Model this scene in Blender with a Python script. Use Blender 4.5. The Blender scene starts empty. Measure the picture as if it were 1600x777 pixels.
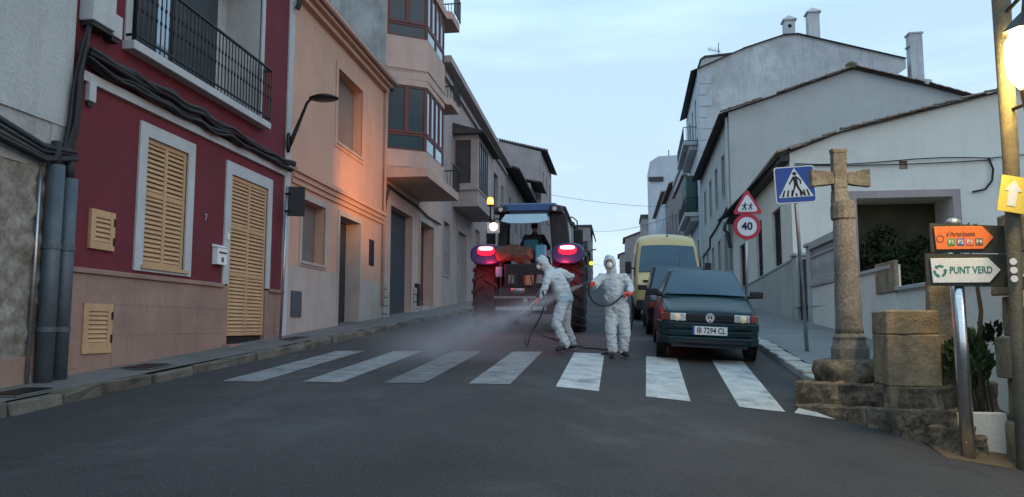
import bpy, bmesh, math, random
from mathutils import Vector, Matrix, noise
random.seed(7)
rnd = random.random
def U(a, b): return a + (b - a) * rnd()
sc = bpy.context.scene
COL = sc.collection
# ------------------------------------------------------------------ camera
cam = bpy.data.cameras.new('camera'); co = bpy.data.objects.new('camera', cam); COL.objects.link(co)
sc.camera = co
cam.sensor_width = 36; cam.lens = 1200 / 1600 * 36; cam.clip_start = .05; cam.clip_end = 4000
TH, PS = math.radians(5.829), math.radians(7.789)
fw = Vector((-math.sin(PS) * math.cos(TH), math.cos(PS) * math.cos(TH), math.sin(TH)))
co.location = (0, 0, 1.33); co.rotation_euler = fw.to_track_quat('-Z', 'Y').to_euler()
# ------------------------------------------------------------------ world, sun, exposure
w = bpy.data.worlds.new('World'); sc.world = w; w.use_nodes = True
nt = w.node_tree; nt.nodes.clear()
def N(t, typ, **k):
    n = t.nodes.new(typ)
    for a, b in k.items(): setattr(n, a, b)
    return n
SUN_EL, SUN_ROT = math.radians(5), math.radians(128)
o_ = N(nt, 'ShaderNodeOutputWorld'); bg = N(nt, 'ShaderNodeBackground'); sky = N(nt, 'ShaderNodeTexSky')
sky.sky_type = 'NISHITA'; sky.sun_disc = False; sky.sun_elevation = SUN_EL; sky.sun_rotation = SUN_ROT
sky.dust_density = .6; sky.ozone_density = 2.0
tc = N(nt, 'ShaderNodeTexCoord'); mp = N(nt, 'ShaderNodeMapping'); mp.inputs['Scale'].default_value = (1.2, 1.2, 7)
nz = N(nt, 'ShaderNodeTexNoise'); nz.inputs['Scale'].default_value = 2.2; nz.inputs['Detail'].default_value = 5; nz.inputs['Roughness'].default_value = .5
rp = N(nt, 'ShaderNodeValToRGB'); rp.color_ramp.elements[0].position = .42; rp.color_ramp.elements[1].position = .72
rp.color_ramp.elements[0].color = (.72, .72, .72, 1); rp.color_ramp.elements[1].color = (1, 1, 1, 1)
# thin cloud veil, a little greyer towards the horizon
sx = N(nt, 'ShaderNodeSeparateXYZ'); mr = N(nt, 'ShaderNodeMapRange'); mr.inputs[1].default_value = 0; mr.inputs[2].default_value = .6
veil = N(nt, 'ShaderNodeMix', data_type='RGBA'); veil.inputs[6].default_value = (5.6, 6.8, 8.7, 1); veil.inputs[7].default_value = (4.4, 6.9, 8.9, 1)
mx = N(nt, 'ShaderNodeMix', data_type='RGBA')
L_ = nt.links.new
L_(tc.outputs['Generated'], mp.inputs[0]); L_(mp.outputs[0], nz.inputs[0]); L_(nz.outputs['Fac'], rp.inputs[0])
L_(tc.outputs['Generated'], sx.inputs[0]); L_(sx.outputs[2], mr.inputs[0]); L_(mr.outputs[0], veil.inputs[0])
L_(rp.outputs[0], mx.inputs[0]); L_(sky.outputs[0], mx.inputs[6]); L_(veil.outputs[2], mx.inputs[7])
L_(mx.outputs[2], bg.inputs[0]); L_(bg.outputs[0], o_.inputs[0])
bg.inputs[1].default_value = .14
sd = bpy.data.lights.new('sun', 'SUN'); sd.energy = .25; sd.angle = math.radians(14); sd.color = (1, .86, .72)
so = bpy.data.objects.new('sun', sd); COL.objects.link(so)
sdir = Vector((math.sin(SUN_ROT) * math.cos(SUN_EL), math.cos(SUN_ROT) * math.cos(SUN_EL), math.sin(SUN_EL + .35)))
so.rotation_euler = sdir.to_track_quat('Z', 'Y').to_euler(); so.location = sdir * 60
vs = sc.view_settings; vs.view_transform = 'Standard'; vs.look = 'None'; vs.exposure = .15; vs.gamma = 1; vs.use_curve_mapping = False
sc.cycles.use_denoising = True; sc.cycles.max_bounces = 6; sc.cycles.volume_bounces = 2; sc.cycles.volume_max_steps = 128
sc.cycles.sample_clamp_indirect = 4

# ------------------------------------------------------------------ materials
M = {}
def mat(name, col, rough=.85, var=.18, scale=2.0, bump=.15, bscale=45, metal=0, spec=.35, streak=0, speck=0, col2=None, emit=None, es=1, fine=.15, coat=0):
    m = bpy.data.materials.new(name); m.use_nodes = True; t = m.node_tree; b = t.nodes['Principled BSDF']; l = t.links.new
    b.inputs['Roughness'].default_value = rough; b.inputs['Metallic'].default_value = metal; b.inputs['Specular IOR Level'].default_value = spec
    if coat: b.inputs['Coat Weight'].default_value = coat; b.inputs['Coat Roughness'].default_value = .08
    g = N(t, 'ShaderNodeNewGeometry')
    n1 = N(t, 'ShaderNodeTexNoise'); n1.inputs['Scale'].default_value = scale; n1.inputs['Detail'].default_value = 6; n1.inputs['Roughness'].default_value = .62
    l(g.outputs['Position'], n1.inputs['Vector'])
    r = N(t, 'ShaderNodeValToRGB'); c = Vector(col)
    lo = c * (1 - var); hi = c * (1 + var * .7)
    if col2: hi = Vector(col2)
    r.color_ramp.elements[0].position = .32; r.color_ramp.elements[1].position = .68
    r.color_ramp.elements[0].color = (*lo, 1); r.color_ramp.elements[1].color = (*hi, 1)
    l(n1.outputs['Fac'], r.inputs[0]); out = r.outputs[0]
    n2 = N(t, 'ShaderNodeTexNoise'); n2.inputs['Scale'].default_value = bscale; n2.inputs['Detail'].default_value = 4
    l(g.outputs['Position'], n2.inputs['Vector'])
    if fine:
        mm = N(t, 'ShaderNodeMix', data_type='RGBA', blend_type='MULTIPLY'); mm.inputs[0].default_value = 1
        r2 = N(t, 'ShaderNodeMapRange'); r2.inputs[1].default_value = .3; r2.inputs[2].default_value = .7; r2.inputs[3].default_value = 1 - fine; r2.inputs[4].default_value = 1 + fine * .5
        l(n2.outputs['Fac'], r2.inputs[0]); l(out, mm.inputs[6]); l(r2.outputs[0], mm.inputs[7]); out = mm.outputs[2]
    if streak:
        mp = N(t, 'ShaderNodeMapping'); mp.inputs['Scale'].default_value = (3.2, 3.2, .35)
        n3 = N(t, 'ShaderNodeTexNoise'); n3.inputs['Scale'].default_value = 1.0; n3.inputs['Detail'].default_value = 7; n3.inputs['Roughness'].default_value = .65
        l(g.outputs['Position'], mp.inputs[0]); l(mp.outputs[0], n3.inputs['Vector'])
        r3 = N(t, 'ShaderNodeMapRange'); r3.inputs[1].default_value = .5; r3.inputs[2].default_value = .72; r3.inputs[3].default_value = 0; r3.inputs[4].default_value = streak
        mm = N(t, 'ShaderNodeMix', data_type='RGBA'); mm.inputs[7].default_value = (c.x * .42 + .01, c.y * .42 + .01, c.z * .42 + .01, 1)
        l(n3.outputs['Fac'], r3.inputs[0]); l(r3.outputs[0], mm.inputs[0]); l(out, mm.inputs[6]); out = mm.outputs[2]
    if speck:
        v = N(t, 'ShaderNodeTexVoronoi'); v.inputs['Scale'].default_value = 55; l(g.outputs['Position'], v.inputs['Vector'])
        r4 = N(t, 'ShaderNodeMapRange'); r4.inputs[1].default_value = .0; r4.inputs[2].default_value = .35; r4.inputs[3].default_value = speck; r4.inputs[4].default_value = 0
        mm = N(t, 'ShaderNodeMix', data_type='RGBA'); mm.inputs[7].default_value = (c.x * 2.6, c.y * 2.6, c.z * 2.5, 1)
        l(v.outputs['Distance'], r4.inputs[0]); l(r4.outputs[0], mm.inputs[0]); l(out, mm.inputs[6]); out = mm.outputs[2]
    l(out, b.inputs['Base Color'])
    if bump:
        bp = N(t, 'ShaderNodeBump'); bp.inputs['Strength'].default_value = bump; bp.inputs['Distance'].default_value = .02
        l(n2.outputs['Fac'], bp.inputs['Height']); l(bp.outputs[0], b.inputs['Normal'])
    if emit:
        b.inputs['Emission Color'].default_value = (*emit, 1); b.inputs['Emission Strength'].default_value = es
    M[name] = m; return m
mat('asphalt', (.06, .058, .062), .78, .38, .4, .9, 70, spec=.3, speck=.5, fine=.55)
mat('old_asphalt', (.042, .043, .048), .8, .2, 1.2, .5, 90)
mat('ground_earth', (.12, .09, .06), .95, .3, 2, .6, 25)
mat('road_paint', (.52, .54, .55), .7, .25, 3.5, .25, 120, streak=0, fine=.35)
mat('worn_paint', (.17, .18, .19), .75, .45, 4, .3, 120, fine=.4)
mat('pavement', (.16, .15, .145), .9, .2, 1.1, .3, 60)
mat('pavement_right', (.2, .205, .21), .9, .15, 1.1, .3, 60)
mat('curb_stone', (.13, .118, .1), .9, .5, 2.2, .6, 30)
mat('curb_pale', (.42, .42, .4), .9, .2, 3, .4, 30)
mat('white_plaster', (.42, .44, .45), .9, .1, 1.2, .25, 30, streak=.35)
mat('old_plaster', (.36, .36, .36), .95, .25, 1.4, .5, 22, streak=.6)
mat('rubble', (.24, .2, .165), .95, .4, 2.6, 1.0, 14, col2=(.32, .29, .255), fine=.35)
mat('red_paint', (.145, .022, .033), .85, .12, 1.0, .15, 60, streak=.25)
mat('plinth_stone', (.3, .19, .155), .85, .16, 1.6, .25, 40, streak=.2)
mat('trim_white', (.45, .47, .48), .85, .1, 2, .15, 50, streak=.25)
mat('tan_wood', (.5, .31, .17), .6, .1, 3, .1, 50)
mat('orange_paint', (.55, .33, .245), .9, .08, .9, .2, 40, streak=.18)
mat('grey_render', (.42, .37, .335), .9, .12, 1.2, .3, 35, streak=.35)
mat('pink_render', (.55, .38, .33), .9, .1, 1.0, .2, 40, streak=.3)
mat('mauve_render', (.4, .33, .32), .9, .15, .8, .3, 30, streak=.4)
mat('dim_render', (.3, .27, .27), .9, .2, .8, .4, 25, streak=.5)
mat('blind_grey', (.17, .145, .135), .85, .15, 1.2, .2, 40, streak=.2)
mat('brown_frame', (.13, .035, .028), .5, .15, 5, .08, 80)
mat('dark_door', (.03, .035, .04), .55, .3, 4, .1, 60)
mat('garage_slats', (.055, .065, .08), .5, .2, 4, .1, 60)
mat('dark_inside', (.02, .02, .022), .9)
mat('iron', (.018, .018, .022), .45, .2, 8, .1, 80, metal=.3)
mat('cable', (.022, .022, .026), .6, .3, 8, .2, 60)
mat('drain_metal', (.09, .11, .13), .5, .25, 3, .1, 40, metal=.3)
mat('zinc', (.4, .42, .43), .35, .2, 6, .06, 60, metal=.9)
mat('chrome_pole', (.75, .76, .76), .22, .12, 7, .03, 60, metal=1)
mat('roof_tile', (.24, .15, .11), .9, .35, 3.5, .5, 40, col2=(.33, .25, .19))
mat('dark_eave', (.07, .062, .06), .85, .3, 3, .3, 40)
mat('white_wall_right', (.76, .74, .68), .9, .05, .8, .15, 40, streak=.12)
mat('wall_mid', (.5, .51, .5), .9, .07, .6, .2, 30, streak=.12)
mat('wall_tall', (.56, .56, .57), .92, .22, .55, .4, 14, streak=.5)
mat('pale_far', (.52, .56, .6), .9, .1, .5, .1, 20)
mat('dado_right', (.46, .47, .46), .9, .12, 1, .4, 60, streak=.2)
mat('blind_dark', (.06, .055, .055), .7, .2, 5, .1, 60)
mat('screen_olive', (.085, .07, .04), .85, .3, 1.5)
mat('green_shutter', (.05, .1, .09), .6, .15, 4)
mat('sandstone', (.27, .2, .13), .95, .3, 2.6, .8, 28, streak=.5, col2=(.42, .33, .22))
mat('sandstone_dark', (.15, .11, .08), .95, .45, 3.2, 1.0, 24, col2=(.32, .24, .155), streak=.5, fine=.4)
mat('column_stone', (.215, .19, .17), .92, .3, 3, .7, 30, streak=.5, col2=(.32, .29, .255), fine=.35)
mat('step_stone', (.11, .088, .07), .95, .55, 4.2, 1.0, 22, col2=(.27, .215, .15), streak=.5, fine=.4)
mat('sign_blue', (.02, .075, .33), .45, .06, 3, .02)
mat('sign_white', (.72, .74, .76), .45, .05, 3, .02)
mat('sign_red', (.5, .03, .06), .45, .06, 3, .02)
mat('sign_black', (.015, .015, .018), .5)
mat('sign_orange', (.85, .2, .05), .5, .06, 3, .02)
mat('sign_yellow', (.8, .6, .1), .6, .08, 3, .02)
mat('sign_green', (.04, .2, .15), .5)
mat('sign_brown', (.2, .07, .04), .5)
mat('p_green', (.1, .3, .08), .5); mat('p_blue', (.05, .15, .45), .5); mat('p_red', (.6, .16, .1), .5); mat('p_dark', (.14, .12, .06), .5)
mat('back_plate', (.05, .048, .035), .6)
mat('wood_pole', (.16, .14, .1), .8, .3, 4, .4, 40, streak=.4)
mat('paper', (.65, .65, .62), .8)
mat('car_paint', (.004, .022, .03), .38, .06, 3, .0, spec=.3, coat=.08, fine=0)
mat('car_dark', (.008, .009, .012), .4, .06, 3, .0, spec=.25, coat=.05, fine=0)
mat('van_yellow', (.55, .42, .19), .4, .05, 3, 0, coat=.3, fine=0)
mat('plastic', (.02, .022, .026), .6, .15, 8, .1, 120)
mat('rubber', (.022, .021, .022), .85, .25, 6, .3, 60)
mat('glass', (.02, .06, .1), .16, .1, 1, 0, spec=.6, fine=0, coat=.15)
mat('window_glass', (.02, .05, .07), .2, .3, .8, 0, spec=.12, fine=0)
mat('sky_tint_glass', (.3, .36, .4), .12, .1, 1, 0, spec=1.0, fine=0, metal=.6)  # pale colour paints the sky's reflection into the panes
mat('lamp_glass', (.55, .56, .56), .15, .1, 9, .2, 60, metal=.5, fine=0)
mat('headlight_glint', (.6, .54, .42), .2, .1, 9, 0, emit=(1, .75, .45), es=.12)  # weak emission stands in for a warm reflection; headlights are off
mat('amber', (.22, .05, .03), .3, .1, 9, 0, fine=0)
mat('hub_grey', (.28, .29, .3), .4, .2, 8, .1, 60, metal=.5)
mat('tractor_blue', (.02, .045, .15), .35, .1, 3, .02, coat=.3)
mat('tractor_black', (.02, .018, .022), .55, .2, 4, .1)
mat('tail_core', (1, .3, .3), .4, emit=(1, .28, .3), es=5)
mat('tail_red', (.5, .02, .05), .3, emit=(1, .03, .12), es=.45)
mat('beacon_glow', (1, .35, .03), .4, emit=(1, .33, .02), es=5)
mat('beacon_core', (1, .6, .1), .4, emit=(1, .75, .08), es=9)
mat('work_glow', (1, .8, .5), .4, emit=(1, .68, .38), es=3)
mat('yellow_glow', (1, .9, .05), .4, emit=(1, .9, .03), es=2.2)
mat('box_brown', (.12, .07, .055), .85, .2, 4)
mat('teal_plastic', (.06, .3, .4), .5, .15, 5)
mat('seat_teal', (.03, .18, .26), .7, .15, 5)
mat('brass_tin', (.3, .2, .12), .45, .2, 6, metal=.4)
mat('suit', (.5, .55, .59), .8, .04, 6, .6, 22, fine=.05)
mat('skin', (.35, .2, .14), .6, .1, 8)
mat('mask', (.8, .82, .82), .8, .03, 8)
mat('glove_red', (.75, .1, .06), .55, .12, 8)
mat('shoe', (.03, .03, .035), .7, .2, 9)
mat('hair_dark', (.02, .016, .014), .8)
mat('leaf_dark', (.03, .045, .018), .7, .6, 9, 0, fine=.5)
mat('leaf_mid', (.055, .1, .03), .65, .6, 14, 0, fine=.5)
mat('bark', (.1, .08, .06), .9, .3, 6, .5)
mat('lantern_glow', (1, .85, .4), .5, emit=(1, .72, .22), es=55)

def wear(name, under, amt=.5, sc_=2.2):
    t = M[name].node_tree; b = t.nodes['Principled BSDF']; src = b.inputs['Base Color'].links[0].from_socket; g = N(t, 'ShaderNodeNewGeometry'); n = N(t, 'ShaderNodeTexNoise'); n.inputs['Scale'].default_value = sc_; n.inputs['Detail'].default_value = 9; n.inputs['Roughness'].default_value = .72
    t.links.new(g.outputs['Position'], n.inputs['Vector']); r = N(t, 'ShaderNodeMapRange'); r.inputs[1].default_value = .52; r.inputs[2].default_value = .66; r.inputs[3].default_value = 0; r.inputs[4].default_value = amt; t.links.new(n.outputs['Fac'], r.inputs[0])
    m = N(t, 'ShaderNodeMix', data_type='RGBA'); m.inputs[7].default_value = (*under, 1); t.links.new(r.outputs[0], m.inputs[0]); t.links.new(src, m.inputs[6]); t.links.new(m.outputs[2], b.inputs['Base Color'])
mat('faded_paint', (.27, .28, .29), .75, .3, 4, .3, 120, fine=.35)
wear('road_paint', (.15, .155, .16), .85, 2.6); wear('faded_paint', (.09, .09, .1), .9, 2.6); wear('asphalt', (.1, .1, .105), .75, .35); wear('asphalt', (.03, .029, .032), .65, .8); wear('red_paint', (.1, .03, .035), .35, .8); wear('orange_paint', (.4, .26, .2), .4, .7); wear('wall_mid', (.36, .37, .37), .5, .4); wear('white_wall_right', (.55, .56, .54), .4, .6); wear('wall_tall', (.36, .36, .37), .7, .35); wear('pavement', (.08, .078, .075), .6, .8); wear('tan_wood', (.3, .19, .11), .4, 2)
# ------------------------------------------------------------------ ground height
def kk(y): return max(.03, min(.12, .1 - (y - 9.6) * .0121))
def hy(y):
    if y > 170: return .064 * 170 + 3.5 * (1 - math.exp(-(y - 170) / 55))
    if y < -12: return -.77
    return .064 * y
def gz(x, y):
    xx = min(x, 4.2) + 1
    if xx < -.5: d = 0
    elif xx < .5: d = (xx + .5) ** 2 / 2
    else: d = xx
    return hy(y) - kk(y) * max(0, d)

# ------------------------------------------------------------------ object helpers
def tag(o, label=None, cat=None, group=None, kind=None):
    if label: o['label'] = label
    if cat: o['category'] = cat
    if group: o['group'] = group
    if kind: o['kind'] = kind
    return o
def empty(name, loc, label=None, cat=None, group=None, rot=(0, 0, 0), scale=1):
    o = bpy.data.objects.new(name, None); COL.objects.link(o); o.location = loc; o.rotation_euler = rot; o.scale = scale if isinstance(scale, tuple) else (scale,) * 3
    o.empty_display_size = .1
    return tag(o, label, cat, group)
def wloc(o):
    v = Vector((0, 0, 0))
    while o: v += o.location; o = o.parent
    return v
class MB:
    def __init__(s): s.v = []; s.f = []
    def add(s, vs, fs):
        k = len(s.v); s.v += [Vector(p) for p in vs]; s.f += [tuple(i + k for i in f) for f in fs]; return s
    def quad(s, a, b, c, d): return s.add([a, b, c, d], [(0, 1, 2, 3)])
    def hexa(s, p): return s.add(p, [(0, 3, 2, 1), (4, 5, 6, 7), (0, 1, 5, 4), (1, 2, 6, 5), (2, 3, 7, 6), (3, 0, 4, 7)])
    def box(s, x0, x1, y0, y1, z0, z1): return s.hexa([(x0, y0, z0), (x1, y0, z0), (x1, y1, z0), (x0, y1, z0), (x0, y0, z1), (x1, y0, z1), (x1, y1, z1), (x0, y1, z1)])
    def prism(s, pts, d):
        n = len(pts); d = Vector(d); a = [Vector(p) for p in pts]
        s.add(a + [p + d for p in a], [tuple(range(n))[::-1], tuple(range(n, 2 * n))] + [(i, (i + 1) % n, n + (i + 1) % n, n + i) for i in range(n)]); return s
    def tube(s, path, r, n=8, caps=True):
        P = [Vector(p) for p in path]; R = r if isinstance(r, (list, tuple)) else [r] * len(P); k = len(s.v)
        up = None
        for i, p in enumerate(P):
            t = (P[min(i + 1, len(P) - 1)] - P[max(i - 1, 0)]).normalized()
            if up is None: up = t.orthogonal().normalized()
            a = (up - t * up.dot(t)); a = a.normalized() if a.length > 1e-5 else t.orthogonal().normalized(); up = a; b = t.cross(a)
            for j in range(n):
                an = 2 * math.pi * j / n; s.v.append(p + (a * math.cos(an) + b * math.sin(an)) * R[i])
        for i in range(len(P) - 1):
            for j in range(n): s.f.append((k + i * n + j, k + i * n + (j + 1) % n, k + (i + 1) * n + (j + 1) % n, k + (i + 1) * n + j))
        if caps: s.f.append(tuple(k + j for j in range(n))[::-1]); s.f.append(tuple(k + (len(P) - 1) * n + j for j in range(n)))
        return s
    def lathe(s, prof, c=(0, 0, 0), axis='z', n=16):
        c = Vector(c); k = len(s.v)
        for r, h in prof:
            for j in range(n):
                a = 2 * math.pi * j / n; x, y = r * math.cos(a), r * math.sin(a)
                s.v.append(c + (Vector((x, y, h)) if axis == 'z' else Vector((h, x, y)) if axis == 'x' else Vector((y, h, x))))
        for i in range(len(prof) - 1):
            for j in range(n): s.f.append((k + i * n + j, k + i * n + (j + 1) % n, k + (i + 1) * n + (j + 1) % n, k + (i + 1) * n + j))
        s.f.append(tuple(k + j for j in range(n))[::-1]); s.f.append(tuple(k + (len(prof) - 1) * n + j for j in range(n))); return s
    def grid(s, fn, nu, nv, flip=False):
        k = len(s.v)
        for i in range(nu + 1):
            for j in range(nv + 1): s.v.append(Vector(fn(i / nu, j / nv)))
        for i in range(nu):
            for j in range(nv):
                a = k + i * (nv + 1) + j; q = (a, a + nv + 1, a + nv + 2, a + 1); s.f.append(q[::-1] if flip else q)
        return s
    def mesh(s, name, off=Vector((0, 0, 0)), smooth=False, fixn=True):
        me = bpy.data.meshes.new(name); me.from_pydata([tuple(p - off) for p in s.v], [], s.f)
        if fixn:
            b = bmesh.new(); b.from_mesh(me); bmesh.ops.recalc_face_normals(b, faces=b.faces); b.to_mesh(me); b.free()
        if smooth: me.polygons.foreach_set('use_smooth', [True] * len(me.polygons))
        me.update(); return me
    def build(s, name, m, parent=None, smooth=False, local=False, bevel=0, kind=None, label=None, cat=None, group=None, fixn=True, sub=0):
        off = Vector((0, 0, 0))
        if parent is not None and not local: off = wloc(parent)
        me = s.mesh(name, off, smooth, fixn)
        for q in (m if isinstance(m, (list, tuple)) else [m]): me.materials.append(M[q])
        o = bpy.data.objects.new(name, me); COL.objects.link(o); o.parent = parent
        if bevel:
            md = o.modifiers.new('bevel', 'BEVEL'); md.width = bevel; md.segments = 4 if bevel >= .04 else 2; md.limit_method = 'ANGLE'; md.harden_normals = False
        if sub:
            md = o.modifiers.new('sub', 'SUBSURF'); md.levels = sub; md.render_levels = sub
        tag(o, label, cat, group, kind); return o
def put(me, name, m, parent, loc, rot=(0, 0, 0), scale=(1, 1, 1)):
    o = bpy.data.objects.new(name, me); COL.objects.link(o); o.parent = parent
    o.location = Vector(loc) - (wloc(parent) if parent else Vector((0, 0, 0))); o.rotation_euler = rot; o.scale = scale
    if not me.materials: me.materials.append(M[m])
    return o
def copy_tree(o, parent=None):
    c = o.copy(); COL.objects.link(c); c.parent = parent
    for ch in list(o.children): copy_tree(ch, c)
    return c
def roughen(o, amp=.02, sc_=3, cuts=0, seed=0):
    me = o.data; b = bmesh.new(); b.from_mesh(me)
    for _ in range(cuts): bmesh.ops.subdivide_edges(b, edges=b.edges, cuts=1, use_grid_fill=True)
    b.normal_update()
    for v in b.verts:
        p = v.co * sc_ + Vector((seed, seed * .7, 0)); v.co += v.normal * (noise.noise(p) * amp + noise.noise(p * 2.7) * amp * .5)
    b.to_mesh(me); b.free(); return o
def text(s, size, m, loc, rot, parent, name='lettering', ext=.002, align='LEFT', bold=0, sx=1):
    c = bpy.data.curves.new(name, 'FONT'); c.body = s; c.size = size; c.extrude = ext; c.align_x = align; c.align_y = 'CENTER'; c.offset = bold; c.resolution_u = 3
    t = bpy.data.objects.new(name, c); COL.objects.link(t); dg = bpy.context.evaluated_depsgraph_get()
    me = bpy.data.meshes.new_from_object(t.evaluated_get(dg)); bpy.data.objects.remove(t); me.materials.clear(); me.materials.append(M[m])
    o = bpy.data.objects.new(name, me); COL.objects.link(o); o.parent = parent; o.location = loc; o.rotation_euler = rot; o.scale = (sx, 1, 1); return o
def disc(c, r, n, y): return [(c[0] + r * math.cos(2 * math.pi * i / n), y, c[1] + r * math.sin(2 * math.pi * i / n)) for i in range(n)]

# facade frames: u along, v up, n out of the wall
class Fr:
    def __init__(s, kind, y0=0): s.k = kind; s.y0 = y0
    def __call__(s, u, v, n=0):
        if s.k == 'L': return Vector((-6.75 - .02 * u + n, u, v))
        if s.k == 'L2': return Vector((-7.83 + n, u, v))
        if s.k == 'R': return Vector((4.6 + .0275 * u - n, u, v))
        if s.k == 'R2': return Vector((6.25 - n, u, v))
        return Vector((u, s.y0 - n, v))
LF, RF = Fr('L'), Fr('R')
def fbox(mb, fr, u0, u1, v0, v1, n0, n1):
    return mb.hexa([fr(u0, v0, n0), fr(u1, v0, n0), fr(u1, v0, n1), fr(u0, v0, n1), fr(u0, v1, n0), fr(u1, v1, n0), fr(u1, v1, n1), fr(u0, v1, n1)])
def skin(mb, fr, u0, u1, v0, v1, holes=(), n=0, depth=.25):
    us = sorted({u0, u1, *[h[i] for h in holes for i in (0, 1) if u0 < h[i] < u1]}); vs_ = sorted({v0, v1, *[h[i] for h in holes for i in (2, 3) if v0 < h[i] < v1]})
    for a, b in zip(us, us[1:]):
        for c, d in zip(vs_, vs_[1:]):
            um, vm = (a + b) / 2, (c + d) / 2
            if any(h[0] < um < h[1] and h[2] < vm < h[3] for h in holes): continue
            mb.quad(fr(a, c, n), fr(b, c, n), fr(b, d, n), fr(a, d, n))
    for h in holes:
        a, b, c, d = h[0], h[1], max(h[2], v0), min(h[3], v1)
        if c >= d: continue
        e = n - depth
        mb.quad(fr(a, c, n), fr(a, d, n), fr(a, d, e), fr(a, c, e)); mb.quad(fr(b, c, n), fr(b, d, n), fr(b, d, e), fr(b, c, e))
        if h[2] >= v0: mb.quad(fr(a, c, n), fr(b, c, n), fr(b, c, e), fr(a, c, e))
        if h[3] <= v1: mb.quad(fr(a, d, n), fr(b, d, n), fr(b, d, e), fr(a, d, e))
    return mb
def volume(mb, fr, u0, u1, v0, v1, dep=8, n=0, top=True, near=True):
    if near: mb.quad(fr(u0, v0, n), fr(u0, v1, n), fr(u0, v1, -dep), fr(u0, v0, -dep))
    mb.quad(fr(u1, v0, n), fr(u1, v1, n), fr(u1, v1, -dep), fr(u1, v0, -dep))
    mb.quad(fr(u0, v0, -dep), fr(u1, v0, -dep), fr(u1, v1, -dep), fr(u0, v1, -dep))
    if top: mb.quad(fr(u0, v1, n), fr(u1, v1, n), fr(u1, v1, -dep), fr(u0, v1, -dep))
    return mb
def surround(fr, h, w_, wb, parent, m='trim_white', pr=.03, name='surround', sill=True):
    mb = MB(); a, b, c, d = h
    fbox(mb, fr, a - w_, a, c - wb, d + w_, -.01, pr); fbox(mb, fr, b, b + w_, c - wb, d + w_, -.01, pr); fbox(mb, fr, a, b, d, d + w_, -.01, pr)
    if sill and wb > 0: fbox(mb, fr, a, b, c - wb, c, -.01, pr)
    return mb.build(name, m, parent)
def window(fr, h, parent, nd=-.2, mframe='brown_frame', mglass='window_glass', cols=2, rows=1, fwid=.06, name='window'):
    a, b, c, d = h; mb = MB()
    for i in range(cols + 1):
        u = a + (b - a) * i / cols; u0_ = max(a, u - fwid / 2); u1_ = min(b, u + fwid / 2)
        fbox(mb, fr, u0_, u1_, c, d, nd, nd + .06)
    for j in range(rows + 1):
        v = c + (d - c) * j / rows
        for i in range(cols): fbox(mb, fr, a + (b - a) * i / cols + fwid / 2, a + (b - a) * (i + 1) / cols - fwid / 2, max(c, v - fwid / 2), min(d, v + fwid / 2), nd + .004, nd + .054)
    o = mb.build(name, mframe, parent)
    for i in range(cols):
        for j in range(rows):
            p = MB(); fbox(p, fr, a + (b - a) * i / cols + .02, a + (b - a) * (i + 1) / cols - .02, c + (d - c) * j / rows + .02, c + (d - c) * (j + 1) / rows - .02, nd + .018, nd + .028); p.build('pane', mglass, o)
    return o
def panel_back(fr, h, parent, m, nd=-.22, name='door', th=.05):
    mb = MB(); fbox(mb, fr, h[0], h[1], h[2], h[3], nd, nd + th); return mb.build(name, m, parent)
_slat = {}
def louver(fr, h, parent, cols, rows, nd, name='shutter', m='tan_wood', pitch=.068, fw_=.07):
    """framed louvred shutter; every slat its own sub-part, sharing one mesh per width"""
    a, b, c, d = h; mb = MB(); vsr = rows if isinstance(rows, list) else [c + (d - c) * i / rows for i in range(rows + 1)]
    us = [a + (b - a) * i / cols for i in range(cols + 1)]
    for u in us: fbox(mb, fr, max(a, u - fw_ / 2 if u not in (a, b) else u - (fw_ if u == b else 0)), min(b, u + fw_ / 2 if u not in (a, b) else u + (fw_ if u == a else 0)), c, d, nd, nd + .045)
    cells = []
    for i in range(cols):
        ua = us[i] + (fw_ if i == 0 else fw_ / 2); ub = us[i + 1] - (fw_ if i == cols - 1 else fw_ / 2)
        for j, v in enumerate(vsr): fbox(mb, fr, ua, ub, v - (0 if j == 0 else fw_ / 2 if j < len(vsr) - 1 else fw_), v + (fw_ if j == 0 else fw_ / 2 if j < len(vsr) - 1 else 0), nd + .002, nd + .043)
        for j in range(len(vsr) - 1): cells.append((ua, ub, vsr[j] + (fw_ if j == 0 else fw_ / 2), vsr[j + 1] - (fw_ if j == len(vsr) - 2 else fw_ / 2)))
    o = mb.build(name, m, parent)
    back = MB(); fbox(back, fr, a + .01, b - .01, c + .01, d - .01, nd - .03, nd - .004); back.build('backing', 'dark_inside', o)
    for ua, ub, va, vb in cells:
        wd = round(ub - ua + .006, 3)
        if (wd, m) not in _slat:
            s = MB(); s.hexa([(-.02, -wd / 2, .02), (-.02, wd / 2, .02), (-.008, wd / 2, .032), (-.008, -wd / 2, .032), (.012, -wd / 2, -.03), (.012, wd / 2, -.03), (.022, wd / 2, -.02), (.022, -wd / 2, -.02)]); _slat[(wd, m)] = s.mesh('slat')
        n = max(1, int((vb - va) / pitch)); 
        for i in range(n):
            put(_slat[(wd, m)], 'slat', m, o, fr((ua + ub) / 2, va + (vb - va) * (i + .5) / n, nd + .02))
    return o

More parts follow.
